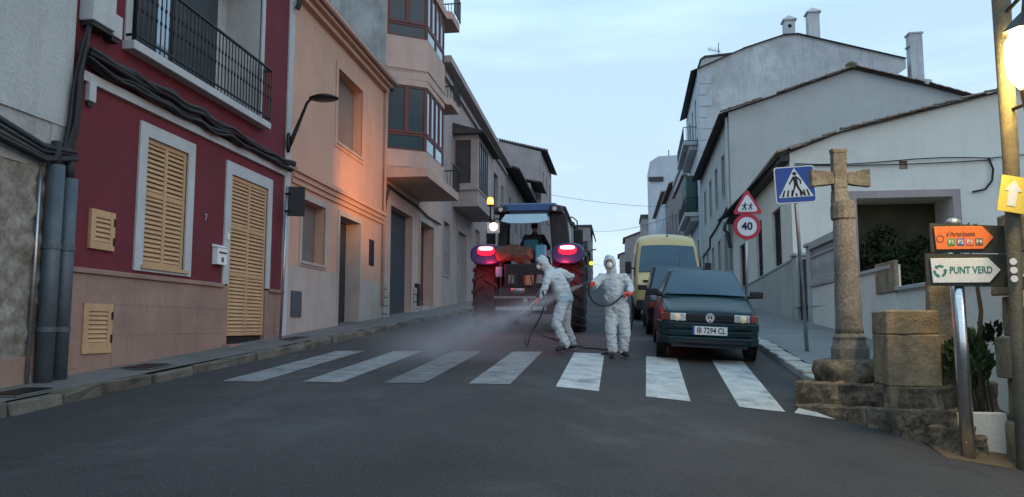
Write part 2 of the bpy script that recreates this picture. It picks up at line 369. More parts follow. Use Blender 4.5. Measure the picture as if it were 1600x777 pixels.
# ------------------------------------------------------------------ ground and road
mb = MB()
xs = [-6.4 + .4 * i for i in range(24)] + [3.6, 4.2, 5, 7, 10, 16]
ys = [-14, -8, -4, -1] + [.5 * i for i in range(0, 42)] + [21 + 2 * i for i in range(25)] + [72 + 6 * i for i in range(34)] + [290, 340]
mb.grid(lambda i, j: (xs[round(i * (len(xs) - 1))], ys[round(j * (len(ys) - 1))], gz(xs[round(i * (len(xs) - 1))], ys[round(j * (len(ys) - 1))])), len(xs) - 1, len(ys) - 1)
mb.build('road', 'asphalt', smooth=True, kind='structure')
mb = MB(); gx = [-1500, -400, -100, -40, -12, -5, 5, 12, 40, 100, 400, 1500]; gy = [-800, -100, -20, 0, 20, 60, 120, 170, 200, 240, 340, 800, 2600]
mb.grid(lambda i, j: (gx[round(i * 11)], gy[round(j * 12)], gz(gx[round(i * 11)], gy[round(j * 12)]) - .35), 11, 12)
mb.build('ground', 'ground_earth', smooth=True, kind='structure')

# zebra crossing
zc = empty('zebra_crossing', (-1.5, 11.7, .7), 'white zebra crossing stripes painted across the dark asphalt in front of the walkers', 'road marking')
for i in range(7):
    x0 = -5.17 + 1.1 * i; x1 = x0 + .53
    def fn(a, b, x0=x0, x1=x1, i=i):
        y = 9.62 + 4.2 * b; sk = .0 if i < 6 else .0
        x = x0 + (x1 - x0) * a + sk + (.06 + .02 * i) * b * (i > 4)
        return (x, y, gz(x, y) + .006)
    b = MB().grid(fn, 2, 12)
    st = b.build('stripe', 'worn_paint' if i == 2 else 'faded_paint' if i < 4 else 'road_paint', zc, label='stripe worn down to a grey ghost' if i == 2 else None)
b = MB(); pts = [(2.06, 9.62), (2.5, 9.5), (2.32, 9.95), (2.2, 10.0)]
b.add([(x, y, gz(x, y) + .006) for x, y in pts], [(0, 1, 2, 3)]); b.build('paint_patch', 'road_paint', zc)
def far_worn(): pass
# patched strip of older asphalt across the road and an iron cover
def patch(pts, m, name, label, dz=.005, cat='road patch'):
    b = MB(); b.prism([(x, y, gz(x, y) + dz) for x, y in pts], (0, 0, -.02)); return b.build(name, m, None, label=label, cat=cat)

# left pavement and kerb
def xl(y): return -6.0 + .012 * (y - 7) if y < 28 else -5.75
def lz(y): return hy(y) + .13
yl = [-14, -5, 0, 3] + [4 + i for i in range(60)] + [70, 90, 120, 160, 200, 260]
b = MB()
b.grid(lambda i, j: (((-9.6 if yl[round(j * (len(yl) - 1))] < 90 else -12) if round(i * 3) == 0 else xl(yl[round(j * (len(yl) - 1))]) - (.16 if i == 1 else .16 + 1.2 * (1 - i))), yl[round(j * (len(yl) - 1))], lz(yl[round(j * (len(yl) - 1))]) - .005 + (.02 if i < .5 else 0)), 3, len(yl) - 1)
pav = b.build('pavement', 'pavement', smooth=True, kind='structure')
kerb_m = []
for k in range(7):
    b = MB(); L = [.62, .85, .7, 1.0, .75, .55, .9][k]
    b.box(-.09, .09, 0, L - .015, -.2, .0); me = b.mesh('curb_stone')
    bm = bmesh.new(); bm.from_mesh(me)
    bmesh.ops.bevel(bm, geom=[e for e in bm.edges], offset=.018, segments=1, affect='EDGES')
    for v in bm.verts: v.co += Vector((noise.noise(v.co * 6 + Vector((k, 0, 0))) * .06, 0, noise.noise(v.co * 5 + Vector((0, k, 9))) * .045))
    bm.to_mesh(me); bm.free(); kerb_m.append((me, L))
y = -2.; k = 0
while y < 75:
    me, L = kerb_m[(k * 3 + k // 4) % 7]; put(me, 'curb_stone', 'curb_stone', pav, (xl(y) - .08 + U(-.03, .03), y, lz(y) + U(-.03, .012)), (math.atan(.064) + U(-.006, .006), U(-.04, .04), -math.atan((xl(y + .1) - xl(y)) * 10))); y += L; k += 1
# right pavement
def xr(y): return 2.92 - .016 * (y - 12) if y < 24 else 2.73
def rz(x, y): return gz(xr(y), y) + .13 + .012 * (x - xr(y))
yr = [11.6 + .6 * i for i in range(20)] + [25 + 2 * i for i in range(30)] + [90, 120, 160, 200, 260]
b = MB(); b.grid(lambda i, j: ((lambda y: (xr(y) + .14 + i * (7.5), y, rz(xr(y) + i * 7.5, y)))(yr[round(j * (len(yr) - 1))])), 4, len(yr) - 1)
b.quad((3.06, 11.6, rz(3, 11.6)), (10.4, 11.6, rz(10, 11.6)), (10.4, 11.6, -.5), (3.06, 11.6, -.5))
pavr = b.build('pavement', 'pavement_right', smooth=False, kind='structure')
kr_m = []
for k in range(4):
    b = MB(); L = [.5, .62, .55, .7][k]; b.box(-.13, .15, 0, L - .02, -.22, 0); me = b.mesh('curb_stone')
    bm = bmesh.new(); bm.from_mesh(me); bmesh.ops.bevel(bm, geom=list(bm.edges), offset=.016, segments=1, affect='EDGES')
    for v in bm.verts: v.co += Vector((noise.noise(v.co * 6 + Vector((k, 5, 0))) * .015, 0, noise.noise(v.co * 5 + Vector((0, k, 9))) * .012))
    bm.to_mesh(me); bm.free(); kr_m.append((me, L))
y = 11.7; k = 0
while y < 75:
    me, L = kr_m[(k * 3 + 1) % 4]; put(me, 'curb_stone', 'curb_pale', pavr, (xr(y), y, rz(xr(y), y) + U(0, .01)), (math.atan(.06), 0, .016)); y += L; k += 1

def cover(x0, x1, y0, y1, zf, label):
    t = empty('utility_cover', ((x0 + x1) / 2, y0, zf(y0)), label, 'cover')
    b = MB(); b.hexa([(x0, y0, zf(y0) + .002), (x1, y0, zf(y0) + .002), (x1, y1, zf(y1) + .002), (x0, y1, zf(y1) + .002), (x0, y0, zf(y0) + .012), (x1, y0, zf(y0) + .012), (x1, y1, zf(y1) + .012), (x0, y1, zf(y1) + .012)]); b.build('frame', 'pavement', t)
    b = MB(); n = 7
    for i in range(n):
        ya = y0 + .03 + (y1 - y0 - .06) * i / n; yb = ya + (y1 - y0 - .06) / n * .8
        b.hexa([(x0 + .03, ya, zf(ya) + .01), (x1 - .03, ya, zf(ya) + .01), (x1 - .03, yb, zf(yb) + .01), (x0 + .03, yb, zf(yb) + .01), (x0 + .03, ya, zf(ya) + .022), (x1 - .03, ya, zf(ya) + .022), (x1 - .03, yb, zf(yb) + .022), (x0 + .03, yb, zf(yb) + .022)])
    b.build('lid', 'iron', t)
cover(-6.62, -6.22, 7.35, 7.95, lz, 'square dark iron cover in the pavement at the bottom left corner')
cover(-6.75, -6.3, 9.75, 10.35, lz, 'dark iron cover in the pavement below the small tan vents')
cover(-6.7, -6.35, 14.6, 15.4, lz, 'dark iron cover in the pavement by the thin grey sign pole')

class FrA(Fr):
    def __init__(s, p0, p1): s.p = Vector((p0[0], p0[1], 0)); s.d = (Vector((p1[0], p1[1], 0)) - s.p).normalized(); s.L = (Vector((p1[0], p1[1], 0)) - s.p).length; s.n = Vector((s.d.y, -s.d.x, 0)); s.k = 'A'
    def __call__(s, u, v, n=0): return s.p + s.d * u + s.n * n + Vector((0, 0, v))
def roof_tiles(parent, p0, du, dv, nu, nv, r=.09, L=.42, name='roof_tile', m='roof_tile', lift=.0):
    """rows of barrel tiles: p0 corner, du unit vec along the eave, dv unit vec up the slope"""
    p0, du, dv = Vector(p0), Vector(du).normalized(), Vector(dv).normalized(); nn = du.cross(dv).normalized()
    if nn.z < 0: nn = -nn
    mb = MB()
    for i in range(nu):
        for j in range(nv):
            c = p0 + du * (i * r * 2.25) + dv * (j * L * .82) + nn * (U(0, .012) + lift)
            ring = []
            for e, (tt, rr) in enumerate(((0, r * 1.06), (L, r * .82))):
                for k in range(5):
                    a = math.pi * k / 4; ring.append(c + dv * tt + du * (-math.cos(a) * rr) + nn * (math.sin(a) * rr * .75 + (.018 if e == 0 else 0)))
            mb.add(ring, [(k, k + 1, k + 6, k + 5) for k in range(4)] + [(4, 3, 2, 1, 0)])
    return mb.build(name, m, parent, kind='stuff' if nu * nv > 1 else None)

# ================================================================== LEFT SIDE
# --- old white and rubble house at the left edge
h = empty('old_house', (-6.95, 8, .64), 'old house with white plaster above and rough rubble stone below, at the left edge', 'house')
b = MB(); skin(b, LF, -6, 8.72, 3.92, 9, n=.05); volume(b, LF, -6, 8.72, 3.9, 9, 7); fbox(b, LF, -6, 8.72, 3.84, 3.92, -.1, .05); b.build('upper_wall', 'white_plaster', h)
b = MB(); skin(b, LF, -6, 8.72, 3.25, 3.9, n=.02); b.build('wall_band', 'old_plaster', h)
b = MB(); fbox(b, LF, 8.42, 8.74, .3, 3.84, -.05, .035); b.build('corner_strip', 'old_plaster', h)
b = MB(); b.grid(lambda i, j: LF(2 + 6.42 * i, .0 + 3.27 * j, 0), 110, 60)
o = b.build('rubble_wall', 'rubble', h, smooth=True)
for v in o.data.vertices:
    p = v.co; q = Vector((p.x, p.y * 2.6, p.z * 3.4)); cell = noise.voronoi(q)[0]; v.co.x += min(.05, (cell[1] - cell[0]) * .12) + noise.noise(p * 5) * .025
b = MB(); skin(b, LF, -6, 2, -.5, 3.25, n=0); volume(b, LF, -6, 8.72, -.5, 3.25, 7); b.build('wall', 'rubble', h)
b = MB(); fbox(b, LF, 6.4, 8.4, .3, .98, .0, .035); b.build('base_course', 'plinth_stone', h)
# drain and conduit pipes at the corner
for k, (yy, xx, zt, r, lab) in enumerate([(8.42, .13, 3.3, .1, 'wide dark grey conduit casing left of the pair at the red house corner'), (8.68, .12, 3.18, .1, 'wide dark grey conduit casing right of the pair, touching the red wall')]):
    t = empty('conduit_casing', LF(yy, .66, xx), lab, 'conduit', 'conduit casings at the red house corner')
    b = MB(); b.tube([LF(yy, .6, xx), LF(yy, zt, xx)], r, 14); b.build('casing', 'drain_metal', t, smooth=True)
    b = MB(); b.tube([LF(yy, zt - .02, xx), LF(yy + .0, zt + .3, xx - .02)], .055, 8); b.build('sleeve', 'cable', t, smooth=True)
    for zz in (1.3, 2.3): b = MB(); b.lathe([(r + .012, -.03), (r + .012, .03)], LF(yy, zz, xx)); b.build('clamp', 'drain_metal', t)
t = empty('thin_pipe', LF(8.24, .64, .06), 'thin pale pipe running up the rubble wall beside the conduits', 'pipe'); b = MB(); b.tube([LF(8.24, .6, .06), LF(8.25, 2.2, .06), LF(8.26, 3.3, .05)], .022, 8); b.build('pipe', 'zinc', t, smooth=True)

# --- red house
h = empty('red_house', (-6.93, 12, .75), 'dark red house with a pinkish stone plinth, tan shutters and an iron balcony', 'house')
WIN = (10.45, 11.6, 2.24, 4.17); DOOR = (13.1, 14.66, 1.02, 4.13); LOG = (9.92, 14.12, 5.42, 8.3); V1 = (9.24, 9.75, 2.37, 2.9); V2 = (9.2, 9.8, 1.02, 1.64)
b = MB(); skin(b, LF, 8.74, 15.46, 2.06, 9.6, [WIN, DOOR, V1], depth=.18); b2 = None
b.f = [f for f in b.f]
b = MB(); skin(b, LF, 8.74, 15.46, 2.06, 5.42, [WIN, DOOR, V1], depth=.18); skin(b, LF, 8.74, 15.46, 5.42, 9.6, [LOG], depth=.02); volume(b, LF, 8.74, 15.46, -.2, 9.6, 7.5)
b.build('wall', 'red_paint', h)
# stone plinth: blocks with fine joints
z0 = [.35, .8, 1.22, 1.64, 2.03]; b = MB(); skin(b, LF, 8.74, 15.75, 0, 2.06, [DOOR, V2], n=.02, depth=.2); b.build('plinth_backing', 'plinth_stone', h)
for r_ in range(len(z0) - 1):
    u = 8.76 - (.45 if r_ % 2 else 0)
    while u < 15.5:
        u2 = u + .93; a, c = max(u, 8.76), min(u2 - .004, 15.74); za, zb = z0[r_], z0[r_ + 1] - .004
        segs = [(a, c)]
        for H in (DOOR, V2):
            if za < H[3] - .05 and zb > H[2] + .02:
                ns = []
                for s0, s1 in segs:
                    if H[0] > s0: ns.append((s0, min(s1, H[0] - (.0 if H is DOOR else .03))))
                    if H[1] < s1: ns.append((max(s0, H[1] + (0 if H is DOOR else .03)), s1))
                segs = [q for q in ns if q[1] - q[0] > .03]
        for s0, s1 in segs: b = MB(); fbox(b, LF, s0, s1, za, zb, .02, .027 + U(0, .002)); b.build('stone_block', 'plinth_stone', h)
        u = u2
for s0, s1 in ((8.76, 12.9), (14.83, 15.5)): b = MB(); fbox(b, LF, s0, s1, 2.03, 2.1, .0, .07); b.build('plinth_cap', 'plinth_stone', h, bevel=.01)
surround(LF, WIN, .2, .09, h, pr=.03); b = MB(); fbox(b, LF, 10.4, 11.68, 2.19, 2.24, -.1, .07); b.build('sill', 'tan_wood', h)
b = MB(); a, c = DOOR[0] - .21, DOOR[1] + .19
fbox(b, LF, a, DOOR[0], 2.1, 4.35, -.02, .03); fbox(b, LF, DOOR[1], c, 2.1, 4.35, -.02, .03); fbox(b, LF, DOOR[0], DOOR[1], 4.13, 4.35, -.02, .03); b.build('surround', 'trim_white', h)
louver(LF, WIN, h, 2, [2.24, 3.33, 4.17], -.06)
louver(LF, (13.12, 14.64, 1.17, 4.12), h, 2, [1.17, 2.3, 3.17, 4.12], -.05, name='louvred_door')
b = MB(); fbox(b, LF, 13.1, 14.66, .8, 1.17, -.18, -.06); b.build('threshold', 'dark_inside', h)
b = MB(); fbox(b, LF, 12.95, 14.8, .7, 1.02, -.02, .16); b.build('doorstep', 'plinth_stone', h)
for V in (V1, V2):
    o = louver(LF, V, h, 1, 1, .0 if V is V1 else .0, name='vent_shutter', fw_=.1, pitch=.055)
    for zz in (.25, .75):
        b = MB(); fbox(b, LF, V[1] - .035, V[1] - .01, V[2] + (V[3] - V[2]) * zz - .06, V[2] + (V[3] - V[2]) * zz + .05, .04, .06); b.build('hinge', 'iron', o)
b = MB(); fbox(b, LF, 9.2, 9.8, .98, 1.02, .0, .05); b.build('vent_ledge', 'tan_wood', h)
# loggia with balcony
b = MB(); fr = LF
for q in ((LOG[0], LOG[0]), (LOG[1], LOG[1])): b.quad(fr(q[0], 5.42, -.02), fr(q[0], 8.3, -.02), fr(q[0], 8.3, -.75), fr(q[0], 5.42, -.75))
b.quad(fr(LOG[0], 8.3, -.02), fr(LOG[1], 8.3, -.02), fr(LOG[1], 8.3, -.75), fr(LOG[0], 8.3, -.75)); b.quad(fr(LOG[0], 5.42, -.02), fr(LOG[1], 5.42, -.02), fr(LOG[1], 5.42, -.75), fr(LOG[0], 5.42, -.75))
b.quad(fr(LOG[0], 5.42, -.75), fr(LOG[1], 5.42, -.75), fr(LOG[1], 8.3, -.75), fr(LOG[0], 8.3, -.75)); b.build('loggia_wall', 'trim_white', h)
surround(LF, LOG, .14, .0, h, pr=.025)
window(LF, (10.0, 11.9, 5.44, 8.1), h, nd=-.6, mglass='sky_tint_glass', cols=2, rows=1, mframe='iron', name='glass_door')
b = MB(); fbox(b, LF, 11.95, 13.4, 5.44, 8.1, -.7, -.55); b.build('dark_door', 'dark_door', h)
b = MB(); fbox(b, LF, 10.75, 11.25, 5.46, 7.9, -.5, -.44); b.build('curtain', 'iron', h)
b = MB(); fbox(b, LF, 9.74, 14.3, 5.27, 5.4, 0, .2); b.build('balcony_slab', 'trim_white', h, bevel=.01)
bal = MB(); 
for zz, rr in ((6.48, .03), (5.5, .022)): bal.tube([LF(9.8, zz, 0), LF(9.8, zz, .17), LF(14.3, zz, .17), LF(14.3, zz, 0)], rr, 6)
bal = bal.build('balcony_railing', 'iron', h)
br = MB(); br.tube([(0, 0, 5.4), (0, 0, 6.48)], .011, 6); br.lathe([(.012, 5.86), (.024, 5.9), (.012, 5.94)], n=6); br.lathe([(.012, 6.1), (.024, 6.14), (.012, 6.18)], n=6); br = br.mesh('baluster')
for i in range(39): put(br, 'baluster', 'iron', bal, LF(9.82 + i * .118, 0, .17))
b = MB(); fbox(b, LF, 15.46, 15.74, .3, 9.6, -.02, .03); b.build('corner_strip', 'trim_white', h)
b = MB(); fbox(b, LF, 8.9, 15.4, 4.55, 4.68, 0, .06); b.build('string_course', 'trim_white', h)
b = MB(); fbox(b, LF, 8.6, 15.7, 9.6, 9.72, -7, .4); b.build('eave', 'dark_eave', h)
for s0 in (0,):
    t = text('7', .16, 'trim_white', (0, 0, 0), (math.pi / 2, 0, math.pi / 2), h, 'house_number', .004); t.location = LF(12.2, 3.2, .012) - wloc(h)
# mailbox
t = empty('mailbox', LF(12.68, 2.42, .0), 'white metal mailbox on the red wall beside the tan louvred door', 'mailbox')
b = MB(); fbox(b, LF, 12.52, 12.86, 2.42, 2.72, 0, .11); b.prism([LF(12.5, 2.72, 0), LF(12.5, 2.72, .13), LF(12.5, 2.78, 0)], LF(12.88, 0, 0) - LF(12.5, 0, 0)); b.build('box', 'sign_white', t, bevel=.008)
b = MB(); fbox(b, LF, 12.56, 12.82, 2.62, 2.645, .11, .122); b.build('slot', 'plastic', t); b = MB(); fbox(b, LF, 12.65, 12.73, 2.47, 2.55, .11, .118); b.build('crest', 'drain_metal', t)
t = empty('doorbell', LF(13.0, 2.95, .03), 'small white doorbell on the frame of the tan louvred door', 'doorbell'); b = MB(); fbox(b, LF, 12.97, 13.03, 2.9, 3.02, .03, .055); b.build('case', 'sign_white', t, bevel=.006)
# electrical boxes
def ebox(u0, u1, z0, z1, n, lab):
    t = empty('junction_box', LF((u0 + u1) / 2, z0, 0), lab, 'junction box', 'junction boxes at the corner of the red house')
    b = MB(); fbox(b, LF, u0, u1, z0, z1, .0, n); b.build('case', 'trim_white', t, bevel=.015)
    b = MB(); fbox(b, LF, u0 + .02, u1 - .02, z0 - .06, z0, .03, n - .03); b.build('cable_gland', 'cable', t)
    return t
ebox(8.82, 9.28, 5.32, 5.95, .22, 'large pale box above the cables at the corner of the red house')
ebox(9.31, 9.52, 5.3, 5.62, .16, 'small pale box right beside the larger box on the red wall')
ebox(9.02, 9.16, 4.3, 4.62, .08, 'small white box below the cable bundle at the red house corner')
# cable bundles, every strand its own tube
def strand(pts, r, name, lab, grp):
    b = MB(); P = []
    for i in range(len(pts) - 1):
        for k in range(6): P.append(Vector(pts[i]).lerp(Vector(pts[i + 1]), k / 6))
    P.append(Vector(pts[-1])); b.tube(P, r, 6); return b.build(name, 'cable', None, smooth=True, label=lab, cat='cable', group=grp)
grp = 'cables strung along the old and red house fronts'
for k in range(9):
    pts = []; r = U(.018, .04); ph = U(0, 6); zo = U(-.11, .13); no = U(.07, .2); sg = U(.03, .1)
    for i in range(29):
        u = 8.85 + i * .24; fr_ = (u - 8.85) / .95; sag = -abs(math.sin(math.pi * fr_)) * sg
        pts.append(LF(u, 4.86 - .012 * (u - 9) + zo * (1 - .3 * math.sin(u)) + sag + .02 * math.sin(u * 5 + ph), no + .02 * math.sin(u * 3 + ph)))
    strand(pts, r, 'cable_strand', 'black sagging cable in the thick bundle along the red wall', grp)
for k in range(6):
    r = U(.018, .034); o1, o2 = U(-.1, .1), U(.1, .2); zz = U(-.12, .12)
    strand([LF(8.9 + o1 * .3, 5.3, .12), LF(8.8 + o1 * .4, 4.95, o2), LF(8.72 + o1, 4.4 + zz, o2), LF(8.7 + o1 * 1.1, 3.9, o2), LF(8.6 + o1, 3.45, .12)], r, 'cable_drop', 'black cable hanging down the corner to the conduit casings', 'cables hanging down the red house corner')
for k in range(8):
    r = U(.014, .034); zo = U(-.14, .14); no = U(.08, .2)
    strand([LF(4, 4.05 + zo, no), LF(6, 3.8 + zo * 1.1, no), LF(7.2, 3.6 + zo * 1.2, no), LF(8.2, 3.42 + zo * .9, no), LF(8.75, 3.5 + zo * .5, no)], r, 'cable_strand', 'black cable strung across the old rubble house at the left edge', 'cables across the old house')

# --- orange house
h = empty('orange_house', (-7.1, 19, 1.2), 'orange plastered house with tiled eaves, pale dado and a deep doorway', 'house')
W1 = (18.66, 20.7, 6.1, 8.05); W2 = (16.5, 17.95, 2.82, 4.24); D1 = (19.0, 20.72, 1.35, 4.22); W3 = (21.6, 22.12, 3.12, 3.9)
b = MB(); skin(b, LF, 15.74, 22.95, .3, 9.0, [W1, W2, D1, W3], depth=.32); volume(b, LF, 15.74, 22.95, .3, 9.0, 7, top=False); b.build('wall', 'orange_paint', h)
b = MB(); skin(b, LF, 15.74, 22.95, .3, 2.68, [D1], n=.02, depth=.02); b.build('dado', 'grey_render', h)
b = MB(); a, c, d, e = D1
for u in (a + .006, c - .006): b.quad(LF(u, d, .022), LF(u, e, .022), LF(u, e, -.45), LF(u, d, -.45))
b.quad(LF(a, e - .006, 0), LF(c, e - .006, 0), LF(c, e - .006, -.45), LF(a, e - .006, -.45)); b.build('door_reveal', 'grey_render', h)
panel_back(LF, (a, c, d, e), h, 'dark_door', -.45, 'door'); b = MB(); fbox(b, LF, a, c, 1.1, 1.42, -.45, .1); b.build('doorstep', 'pavement', h)
for u0, u1 in ((15.9, 16.33), (18.12, 18.88), (20.84, 22.9)): pass
for H, wd in ((W1, .17), (W2, .13)):
    surround(LF, H, wd, wd * .9, h, 'orange_paint' if H is W1 else 'grey_render', .025); panel_back(LF, H, h, 'blind_grey', -.3, 'roller_blind')
    b = MB(); fbox(b, LF, H[0] - .05, H[1] + .05, H[2] - .06, H[2], -.1, .06); b.build('sill', 'grey_render', h)
surround(LF, D1, .14, 0, h, 'grey_render', .03, sill=False); panel_back(LF, W3, h, 'iron', -.05, 'window_grille')
b = MB()
for za, zb, n in ((4.5, 4.62, .05), (4.62, 4.74, .1), (4.74, 4.84, .16)): fbox(b, LF, 15.8, 22.93, za, zb, 0, n)
b.build('cornice', 'orange_paint', h)
b = MB(); fbox(b, LF, 15.75, 23.0, 8.72, 8.85, 0, .14); fbox(b, LF, 15.75, 23.0, 8.85, 8.98, 0, .26); b.build('eave_cornice', 'orange_paint', h)
b = MB(); b.tube([LF(15.7, 9.0, .34), LF(23.1, 9.0, .34)], .065, 10); b.build('gutter', 'pink_render', h, smooth=True)
b = MB(); b.quad(LF(15.7, 9.0, .3), LF(23.0, 9.0, .3), LF(23.0, 11.2, -6), LF(15.7, 11.2, -6)); b.build('roof_slope', 'roof_tile', h)
roof_tiles(h, LF(15.8, 9.04, .32), (-.02, 1, 0), (-6.3, 0, 2.2), 36, 6)
b = MB(); b.tube([LF(22.88, 9.0, .34), LF(22.88, 8.8, .1), LF(22.88, 2.0, .06)], .045, 8); b.build('downpipe', 'pink_render', h, smooth=True)
b = MB(); b.tube([LF(15.6, 9.9, .3), LF(15.7, 8.95, .25), LF(15.62, 8.35, .12)], .06, 8); b.build('drain_spout', 'drain_metal', h, smooth=True)
b = MB(); fbox(b, LF, 15.95, 16.5, 1.55, 2.12, .02, .05); b.build('meter_door', 'drain_metal', h)
b = MB(); fbox(b, LF, 20.1, 20.3, 4.3, 4.45, .0, .02); b.build('number_plate', 'orange_paint', h)

# street lamp on the party wall
t = empty('wall_lamp', LF(15.5, 5.3, .03), 'dark wall mounted street lamp with a curved arm and oval head, unlit', 'street lamp')
P = LF(15.5, 5.3, .03); b = MB(); b.lathe([(.02, 0), (.085, .015), (.085, .05), (.03, .08)], (0, 0, 0), 'x'); b.v = [Vector((v.x, v.y, v.z * 2.6)) + P for v in b.v]; b.build('wall_plate', 'iron', t, smooth=True)
b = MB(); b.tube([P + Vector((.02, 0, -.12)), P + Vector((.1, 0, .05)), P + Vector((.28, 0, .5)), P + Vector((.42, 0, .86)), P + Vector((.52, 0, .96))], [.05, .05, .038, .03, .03], 8); b.build('arm', 'iron', t, smooth=True)
b = MB(); b.lathe([(.02, .07), (.2, .055), (.33, 0), (.32, -.03), (.27, -.045)], (0, 0, 0)); b.v = [Vector((v.x, v.y * .7, v.z)) + P + Vector((.8, 0, .96)) for v in b.v]; b.build('lamp_head', 'iron', t, smooth=True)
b = MB(); b.lathe([(.2, -.05), (.1, -.065)], (0, 0, 0)); b.v = [Vector((v.x, v.y * .7, v.z)) + P + Vector((.8, 0, .96)) for v in b.v]; b.build('diffuser', 'drain_metal', t, smooth=True)
# sign seen from behind on thin grey pole
t = empty('traffic_sign', (-6.83, 15.0, 1.09), 'rectangular sign seen edge on from behind on a thin grey pole by the red house', 'traffic sign')
b = MB(); b.tube([(-6.83, 15.0, 1.0), (-6.77, 15.0, 4.24)], .028, 8); b.build('pole', 'zinc', t, smooth=True)
b = MB(); b.hexa([(x - .3, y, z) for x, y, z in [(-6.46, 14.99, 3.62), (-6.14, 15.12, 3.62), (-6.14, 15.14, 3.62), (-6.46, 15.02, 3.62), (-6.46, 14.99, 4.24), (-6.14, 15.12, 4.24), (-6.14, 15.14, 4.24), (-6.46, 15.02, 4.24)]]); b.build('panel', 'iron', t)
b = MB()
for zz in (3.72, 4.08): b.box(-6.8, -6.68, 14.955, 14.98, zz - .02, zz + .02)
b.build('bracket', 'iron', t)

# --- house with the bay windows
h = empty('bay_house', (-7.2, 27, 1.7), 'tall pink house with canted bay windows in brown frames and projecting balconies', 'house')
G1 = (23.75, 26.6, 1.4, 5.25); D3 = (27.9, 30.1, 1.9, 5.3)
b = MB(); skin(b, LF, 22.95, 31.8, .8, 18, [G1, D3, (27.2, 28.4, 6.2, 8.6), (27.2, 28.4, 9.75, 12.0)], depth=.4); volume(b, LF, 22.95, 31.8, .8, 18, 9, near=False); b.build('wall', 'pink_render', h)
b = MB(); b.quad(LF(22.95, .8, .0), LF(22.95, 18, .0), LF(22.95, 18, -9), LF(22.95, .8, -9)); o = b.build('side_wall', 'old_plaster', h)
for H in ((27.2, 28.4, 6.2, 8.6), (27.2, 28.4, 9.75, 12.0)): panel_back(LF, H, h, 'dark_door', -.2, 'balcony_door')
o = panel_back(LF, G1, h, 'garage_slats', -.32, 'garage_door')
sm = MB(); sm.box(0, .018, -1.425, 1.425, 0, .1); sm = sm.mesh('slat')
for i in range(34): put(sm, 'slat', 'garage_slats', o, LF(25.175, 1.6 + i * .108, -.27))
panel_back(LF, D3, h, 'brown_frame', -.42, 'door'); b = MB(); fbox(b, LF, D3[0], D3[1], 1.6, 2.12, -.42, .12); b.build('doorstep', 'grey_render', h)
surround(LF, G1, .22, 0, h, 'pink_render', .04, sill=False); surround(LF, D3, .2, 0, h, 'grey_render', .04, sill=False)
for (ua, ub) in ((22.98, 23.5), (26.85, 27.6)):
    for r_ in range(6):
        nn = 1 if ub - ua < .6 else 2
        for q in range(nn):
            b = MB(); a = ua + (ub - ua) * q / nn; fbox(b, LF, a + .012, a + (ub - ua) / nn - .012, 1.2 + r_ * .26, 1.44 + r_ * .26, 0, .07 + U(0, .03)); o = b.build('stone_block', 'grey_render', h, bevel=.02)
b = MB(); fbox(b, LF, 27.2, 27.55, 2.1, 2.9, .0, .12); b.build('meter_door', 'iron', h)
fl = [(6.0, 6.3), (9.3, 9.55), (12.5, 12.8)]
for k, (za, zb) in enumerate(fl):
    b = MB(); xo = -5.82; pts = [LF(23.0, za - .0), Vector((xo, 23.02, za)), Vector((xo, 27.8, za)), LF(27.8, za)]
    if k: pts = [LF(23.1, za), Vector((-6.03, 23.83, za)), Vector((-6.0, 26.4, za)), Vector((xo, 26.5, za)), Vector((xo, 27.8, za)), LF(27.8, za)]
    b.prism(pts, (0, 0, zb - za)); b.build('balcony_slab', 'pink_render', h, bevel=.015)
    if k < 3:
        rl = MB(); z2 = zb + .85; rl.tube([(xo + .04, 26.6, z2), (xo + .04, 27.76, z2), (LF(27.76, 0).x, 27.76, z2)], .025, 6); rl.tube([(xo + .04, 26.6, zb + .08), (xo + .04, 27.76, zb + .08), (LF(27.76, 0).x, 27.76, zb + .08)], .018, 6)
        rl = rl.build('railing', 'iron', h); bm_ = MB(); bm_.tube([(0, 0, 0), (0, 0, .85)], .012, 5); bm_ = bm_.mesh('baluster')
        for i in range(11): put(bm_, 'baluster', 'iron', rl, (xo + .04, 26.62 + i * .114, zb))
        for i in range(12): put(bm_, 'baluster', 'iron', rl, (xo + .04 - i * .118, 27.76, zb))
plan = [(LF(23.08, 0).x, 23.08), (-6.05, 23.83), (-6.05, 26.35), (LF(27.1, 0).x, 27.1)]
for k, (z0_, zw, zt) in enumerate(((6.3, 6.96, 9.1), (9.55, 10.7, 12.5))):
    b = MB(); b.prism([Vector((x, y, z0_)) for x, y in plan], (0, 0, zw - z0_))
    b.build('bay_wall', 'pink_render', h)
    if fl[k + 1][0] > zt: b = MB(); b.prism([Vector((x, y, zt)) for x, y in plan], (0, 0, fl[k + 1][0] - zt)); b.build('bay_lintel', 'pink_render', h)
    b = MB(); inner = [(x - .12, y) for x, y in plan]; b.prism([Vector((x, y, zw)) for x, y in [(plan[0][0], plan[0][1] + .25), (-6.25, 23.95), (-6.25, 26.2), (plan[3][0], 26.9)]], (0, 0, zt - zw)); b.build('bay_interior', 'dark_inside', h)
    f1 = FrA(plan[0], plan[1]); f2 = FrA(plan[1], plan[2]); zm = zw + (zt - zw) * .27
    for f_, nc, gl in ((f1, 2, 'window_glass'), (f2, 4, 'sky_tint_glass')):
        L = f_.L; window(f_, (.03, L - .02, zm, zt), h, nd=-.08, cols=nc, fwid=.14 if nc == 2 else .16, mglass=gl); window(f_, (.03, L - .02, zw, zm - .02), h, nd=-.08, cols=1 if nc == 2 else 2, fwid=.12, mglass=gl)
for za, zb in ((6.42, 6.5), (9.62, 9.72)):
    b = MB()
    for f_ in (FrA(plan[0], plan[1]), FrA(plan[1], plan[2])): fbox(b, f_, 0, f_.L, za, zb, -.05, .035)
    b.build('bay_moulding', 'pink_render', h)
